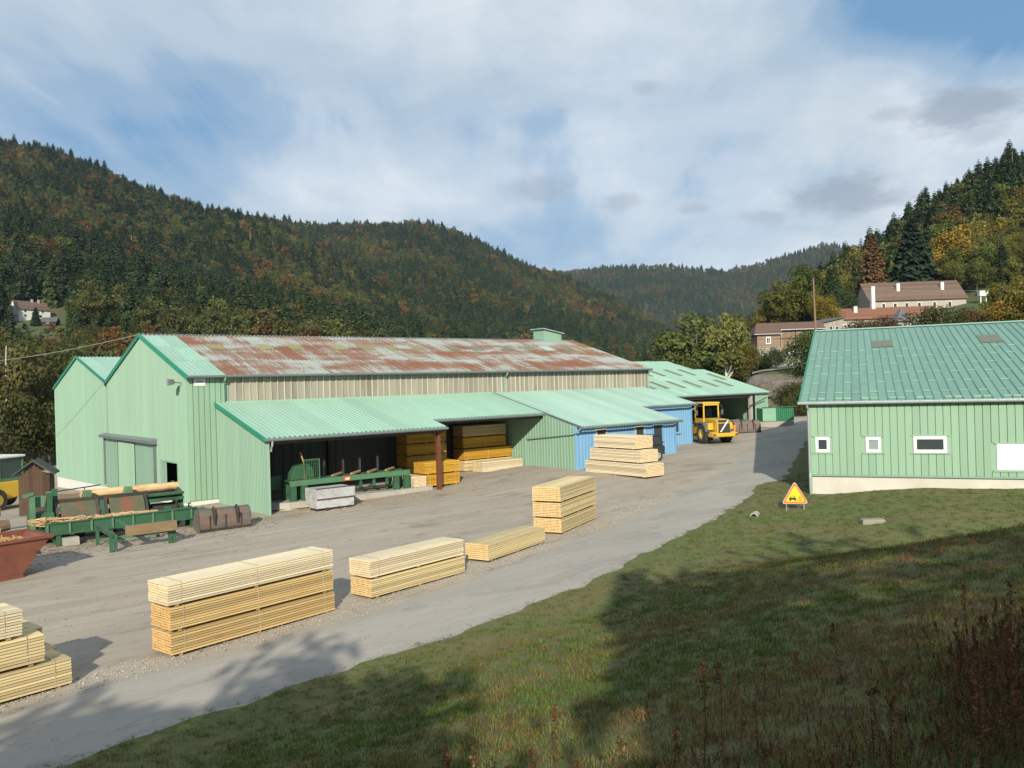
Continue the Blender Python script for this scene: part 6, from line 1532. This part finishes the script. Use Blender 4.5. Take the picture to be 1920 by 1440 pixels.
# ------------------------------------------------------------------ houses and slope on the right, white house on the left
def gabled(name, label, cat, px, pyb, d, w, dep, hw, hr, rot, wall, roofm, wins=(), chim=(), over=.4, hip=0, drop=3.0):
    """house with its long side to the viewer: local x along the ridge, y away"""
    p = at(px, pyb, d); t = thing(name, label, cat, p, rad(rot))
    MB().box(-w/2, w/2, 0, dep, -drop, hw).build('wall', M[wall], t)
    for s_ in (-1, 1):
        x = s_*w/2
        MB().prism([(0, hw), (dep, hw), (dep/2, hw+hr)], x-.06 if s_ > 0 else x, x if s_ > 0 else x+.06).build('gable', M[wall], t)
    s = hr/(dep/2); c_ = math.sqrt(1+s*s)
    # tiles in courses: each course its own step
    n = 9; L = (dep/2+over)*c_/n; me = MB().prism([(0, .0), (L+.05, .01), (L+.05, .07), (0, .10)], -w/2-over, w/2+over).mesh('tile_course', M[roofm])
    for k in range(n):
        y = -over+k*L/c_; place('tile_course', me, t, mat=slope_m(0, y, hw+s*y+.02, s))
        place('tile_course', me, t, mat=frame((0, dep-y, hw+s*y+.02), (-1, 0, 0), (0, -1/c_, s/c_), (0, s/c_, 1/c_)))
    MB().prism([(dep/2-.22, hw+hr-.02), (dep/2, hw+hr+.16), (dep/2+.22, hw+hr-.02)], -w/2-over, w/2+over).build('ridge', M[roofm], t)
    P = lambda q, o, z: (q, -.02-o, z)
    for (x0, x1, z0, z1) in wins: window(t, P, x0, x1, z0, z1, fw=.12, fd=.05, sill=False, deep=.02)
    for (x, y, h, m) in chim:
        zt = hw+s*min(y, dep-y); c = MB().box(x-.35, x+.35, y-.3, y+.3, zt-.6, zt+h).build('chimney', M[m], t); MB().box(x-.42, x+.42, y-.37, y+.37, zt+h+.002, zt+h+.12).build('chimney_cap', M['slate'], c)
    return t
def slope_houses():
    u = 190/FPX
    gabled('long_house', 'long cream house with brown tiled roof and pale chimneys on the right slope', 'house', 1722, 588, 190, 21.5, 10, 3.4, 4.3, -3, 'house_pink', 'tile_dark',
           [(-8.2, -7.3, 1.2, 2.6), (-5.6, -4.7, 1.2, 2.6), (-3.0, -2.1, 1.2, 2.6), (-.2, .7, 1.2, 2.6), (3.2, 4.1, 1.2, 2.6), (6.6, 7.5, 1.2, 2.6)], [(-3.4, 2.6, 1.7, 'white_wall'), (6.6, 2.6, 1.7, 'white_wall')])
    t = gabled('orange_roofed_annex', 'low annex with orange tiled roof in front of the long house', 'house', 1668, 617, 172, 21, 8, 2.4, 2.3, -4, 'house_grey', 'tile_orange', [(3.6, 5.0, .3, 1.8), (-9.3, -8.6, .6, 1.3), (-7.6, -6.9, .6, 1.3)], [(-6.0, 2.5, 1.3, 'white_wall')])
    p = at(1637, 585, 176); c = thing('tall_chimney', 'tall white chimney stack at the left end of the long house', 'chimney', (p.x, p.y, p.z-3)); MB().box(-.35, .35, -.35, .35, 0, 8.2).build('shaft', M['white_wall'], c); MB().box(-.42, .42, -.42, .42, 8.202, 8.4).build('cap', M['white_wall'], c)
    p = at(1697, 612, 168); q = thing('slate_turret', 'small slate-roofed porch beside the orange annex', 'porch', p, rad(10)); MB().box(-1.6, 1.6, 0, 2.6, -2, 1.0).build('wall', M['house_grey'], q); MB().add([(-2, -.4, 1.0), (2, -.4, 1.0), (2, 3, 1.0), (-2, 3, 1.0), (0, 1.2, 3.9)], [(0, 1, 4), (1, 2, 4), (2, 3, 4), (3, 0, 4), (3, 2, 1, 0)]).build('roof', M['slate'], q)
    # wooden barn: end block with window, long boarded wing
    p = at(1442, 657, 150); b = thing('wooden_barn', 'brown boarded barn with tiled roof above the parking place', 'barn', p, rad(-6))
    MB().box(-2.1, 2.05, 0, 6, -1.5, .55).build('stone_base', M['house_grey'], b)
    for i in range(9): MB().box(-2.05, 2.0, -.05, 0, .55+i*.27, .55+i*.27+.255).build('board', M['barn_wood'], b)
    MB().box(-2.04, 1.99, .0, 6, .55, 3.0).build('wall', M['barn_wood'], b)
    for i in range(26): MB().box(2.1+i*.30, 2.1+i*.30+.285, 1.4, 1.46, -1, 3.7).build('board', M['barn_wood'], b)
    MB().box(2.05, 10, 1.47, 8, -1.5, 3.7).build('wall', M['barn_wood'], b)
    MB().box(2.1, 9.9, 1.32, 1.39, 2.05, 2.2).build('cross_beam', M['old_wood'], b)
    for x in (2.2, 5.0, 7.6): MB().box(x, x+.18, 1.25, 1.39, -1, 3.68).build('door_post', M['old_wood'], b)
    window(b, lambda q_, o, z: (q_, -.06-o, z), -.5, .35, 1.15, 2.45, fw=.16, fd=.04, sill=False, deep=.0)
    MB().box(-.1, -.04, -.115, -.065, 1.31, 2.29).build('window_bar', M['white_frame'], b)
    MB().add([(-2.6, -.5, 2.95), (2.3, -.5, 2.95), (2.5, 1.0, 3.8), (2.3, 4, 5.2), (-1.4, 4, 5.2), (-2.6, 6.5, 2.95)], [(0, 1, 2, 3, 4), (0, 4, 5)]).build('roof', M['tile_roof'], b)
    MB().prism([(.8, 3.75), (4.0, 5.2), (8.6, 3.6), (8.6, 3.5), (4.0, 5.05), (.8, 3.62)], 2.3, 10.3).build('roof', M['tile_roof'], b)
    MB().bar((-2.62, -.55, 2.93), (2.3, -.55, 2.93), .1).build('gutter', M['zinc'], b); MB().bar((2.3, .75, 3.68), (10.3, .75, 3.68), .1).build('gutter', M['zinc'], b)
    p = at(1560, 640, 158); g = thing('grey_shed', 'grey boarded shed with glazed side right of the barn', 'shed', p, rad(25))
    for i in range(12): MB().box(-3.2+i*.53, -3.2+i*.53+.51, 0, .06, -2, 3.4+i*.09).build('board', M['house_grey'], g)
    MB().prism([(-3.2, -2), (3.2, -2), (3.2, 4.4), (-3.2, 3.3)], .07, 5, 'y').build('wall', M['house_grey'], g); MB().prism([(-3.6, 3.35), (3.6, 4.6), (3.6, 4.75), (-3.6, 3.5)], -.4, 5.4, 'y').build('roof', M['slate'], g)
    for x in (-2.2, -.6, 1.0): window(g, lambda q_, o, z: (q_, -.02-o, z), x, x+.8, 1.9, 2.9, fw=.07, fd=.03, sill=False, deep=.0)
    # parking place with its sign
    k0 = at(1488, 690, 118)
    pk = MB(); vs_ = []
    for i in range(9):
        for j in range(7):
            d = 99+i*5.2; x = d*(.290+.0115*j); vs_.append((x, d, terrain(x, d)+.15))
    fs = [(i*7+j, i*7+j+1, (i+1)*7+j+1, (i+1)*7+j) for i in range(8) for j in range(6)]
    o = MB().add(vs_, fs).build('parking_place', M['yard'], smooth=True); tag(o, kind='structure')
    p = at(1487, 672, 116); s = thing('parking_sign', 'white board with blue parking sign by the parking place', 'sign', p, rad(-12))
    s.scale = (.62, .62, .62); MB().box(-.95, .95, -.04, .04, .2, 1.6).build('board', M['sign_white'], s); MB().box(-.55, .45, -.06, -.043, .45, 1.45).build('blue_panel', M['sign_blue'], s)
    lt = MB().box(-.28, -.12, -.075, -.063, .58, 1.32).box(-.12, .22, -.075, -.063, 1.18, 1.32).box(-.12, .22, -.075, -.063, .86, 1.0).box(.14, .26, -.0745, -.0635, .99, 1.19); lt.build('letter_p', M['sign_white'], s)
    for x in (-.7, .7): MB().box(x-.05, x+.05, -.03, .03, -1.2, .2).build('post', M['zinc'], s)
    p = at(1845, 552, 185); o = MB().box(-.9, .9, 0, 1.1, -.3, .8).box(-1.0, 1.0, -.1, 1.2, .801, .9).box(-.7, -.5, .2, .4, -2.0, -.3).box(.5, .7, .2, .4, -2.0, -.3).build('beehive_box', M['white_wall'], None, p); tag(o, 'small white box standing on the slope right of the long house', 'box')
    # telegraph pole and wires
    b_ = at(1531, 690, 120); tp = at(1528, 521, 120)
    pl = thing('telegraph_pole', 'brown wooden telegraph pole standing before the barn', 'pole', (b_.x, 120, b_.z-1)); h = tp.z-b_.z+1
    MB().tube([(0, 0, 0), (.02, 0, h*.5), (-.1, 0, h)], [.17, .15, .11], 10).build('shaft', M['pole_wood'], pl); MB().box(-.35, .15, -.06, .06, h-.5, h-.38).build('insulator_bar', M['dark_steel'], pl)
    def wire(a, b, sag, r, label):
        a, b = Vector(a), Vector(b); pts = [a.lerp(b, i/24)-Vector((0, 0, sag*4*(i/24)*(1-i/24))) for i in range(25)]; o = MB().tube(pts, r, 4).build('overhead_wire', M['wire']); tag(o, label, 'wire')
    wire(at(1640, 543, 176), at(2000, 536, 165), .6, .022, 'dark overhead wire crossing the slope right of the long house')
    wire(W(-.1, 8.73, 9.75), at(-120, 686, 62), .35, .018, 'thin pale overhead wire from the hall peak to the left edge')
slope_houses()

def debris():
    """loose chippings, bark shards and offcuts on the yard"""
    K = bpy.data.collections.new('debris_kinds'); r = random.Random(77)
    for n_ in range(3):
        bm = bmesh.new(); bmesh.ops.create_icosphere(bm, subdivisions=1, radius=1)
        for v in bm.verts: v.co = Vector((v.co.x, v.co.y*.8, v.co.z*.6))*(1+.35*mn.noise(v.co*1.9+Vector((n_*5, 0, 0))))
        me = bpy.data.meshes.new('chipping'); bm.to_mesh(me); bm.free(); me.materials.append(M['debris_inst']); K.objects.link(bpy.data.objects.new('d%d_chipping' % n_, me))
    K.objects.link(bpy.data.objects.new('d3_shard', MB().prism([(-2.2, -.3), (1.8, -.4), (2.6, .1), (-1.6, .4)], -.15, .12, 'z').mesh('shard', M['debris_inst'])))
    pts = []
    def put(x, y, kind, s, c_):
        f_ = r.uniform(.65, 1.15); pts.append(((x, y, zg(x, y)+.02), (r.uniform(-.3, .3), r.uniform(-.3, .3), r.uniform(0, 6.28)), (s, s, s), kind, tuple(v*f_ for v in c_)))
    for i in range(2000):                       # the line of chippings along the road
        t_ = r.random(); q = r.randrange(2, 9); a_, b_ = EDGE[q], EDGE[q+1] if q < 9 else EDGE[9]
        dx, dy = b_[0]-a_[0], b_[1]-a_[1]; l = math.hypot(dx, dy); w = r.gauss(3.65, .38)
        put(a_[0]+dx*t_-dy/l*w, a_[1]+dy*t_+dx/l*w, r.randrange(3), r.uniform(.01, .026), (.46, .43, .37) if r.random() < .7 else (.26, .23, .19))
    for i in range(3000):                       # all over the yard
        p = W(r.uniform(-22, 34), r.uniform(-26, -6))
        if sdist(p.x, p.y, EDGE) > -3.2: continue
        k = r.random(); put(p.x, p.y, 3 if k < .3 else r.randrange(3), r.uniform(.008, .028), (.20, .13, .075) if k < .3 else (.34, .30, .25))
    for i in range(1500):                       # bark round the machines
        p = W(r.uniform(-11, 1), r.gauss(-7.6, 1.4)); put(p.x, p.y, 3, r.uniform(.012, .04), r.choice([(.16, .10, .055), (.36, .24, .12), (.10, .07, .045)]))
    for i in range(700):
        p = W(r.uniform(2, 14), r.gauss(-7.8, .8)); put(p.x, p.y, 3, r.uniform(.012, .035), r.choice([(.45, .36, .22), (.30, .21, .12)]))
    scatter('yard_debris', pts, K, 'loose chippings, bark and splinters strewn over the yard', 'debris')
debris()
def rock_face():
    """the cut in the hillside beyond the far shed: jagged strata"""
    vs_ = []; nk, ns = 70, 34
    for j in range(ns+1):
        for i in range(nk+1):
            k = .255+.125*i/nk; s = j/ns; d = 87.2+9.5*s**1.1; x = k*d
            top = rightbase(k)+.1; z = 1.1+(top-1.1)*s**.8
            q = Vector((x*.55, z*.9, s*2)); dsp = 1.6*mn.noise(q)+.9*abs(mn.noise(q*2.3))+.5*abs(mn.noise(q*5.1)); st = .5*math.floor(2.2*mn.noise(Vector((x*.9, z*1.3, 4)))*3)/3
            e = math.sin(math.pi*min(1, s*1.02))**.5; vs_.append((x, d-(dsp+st)*e+.3, z+.35*mn.noise(q*3)*e))
    fs = [(j*(nk+1)+i, j*(nk+1)+i+1, (j+1)*(nk+1)+i+1, (j+1)*(nk+1)+i) for j in range(ns) for i in range(nk)]
    o = MB().add(vs_, fs).build('rock_face', M['rock']); tag(o, kind='structure')
rock_face()
def left_houses():
    k = WHS
    gabled('white_house', 'white farmhouse with brown half-hipped roof on the left hillside', 'house', 66, 601, WHD, 13*k, 9*k, 4.6*k, 3.6*k, 60, 'white_wall', 'tile_dark', [(-4.6*k, -3.4*k, 1.2*k, 2.5*k), (-1.4*k, -.2*k, 1.2*k, 2.5*k), (1.8*k, 3.0*k, 1.2*k, 2.5*k), (-4.6*k, -3.4*k, 3.2*k, 4.3*k), (2.6*k, 3.8*k, 3.2*k, 4.3*k)], [(1.2*k, 4*k, 1.4*k, 'house_grey'), (4.0*k, 4*k, 1.4*k, 'house_grey')], drop=8)
    h_ = [o for o in COL.objects if o.name.startswith('white_house')][0]
    for (a_, b_, c_, d_) in ((1.6, 2.8, 1.2, 2.4), (6.0, 7.2, 1.2, 2.4), (3.9, 5.1, 4.8, 6.0)): window(h_, lambda q, o, z: (-6.5*k-.02-o, q, z), a_*k, b_*k, c_*k, d_*k, fw=.14, fd=.05, sill=False, deep=.02)
    gabled('dark_chalet', 'small dark wooden chalet below the white house', 'house', 92, 610, WHD-14, 5*k, 4*k, 1.6*k, 1.6*k, 10, 'old_wood', 'slate', [(-1, 0, .8, 1.6)], drop=6)
left_houses()

# ------------------------------------------------------------------ the air in the valley
hz = MB().box(-2600, 2600, -40, 3350, -13, 500).build('haze', None); hz.data.materials.clear()
m = bpy.data.materials.new('haze'); m.use_nodes = True; t = m.node_tree; t.nodes.clear()
out = t.nodes.new('ShaderNodeOutputMaterial'); pv = t.nodes.new('ShaderNodeVolumePrincipled'); pv.inputs['Color'].default_value = (.60, .78, 1, 1); pv.inputs['Density'].default_value = .000055; pv.inputs['Anisotropy'].default_value = .0
t.links.new(pv.outputs[0], out.inputs['Volume']); hz.data.materials.append(m); tag(hz, 'thin bluish haze in the air of the valley', 'haze', kind='stuff')
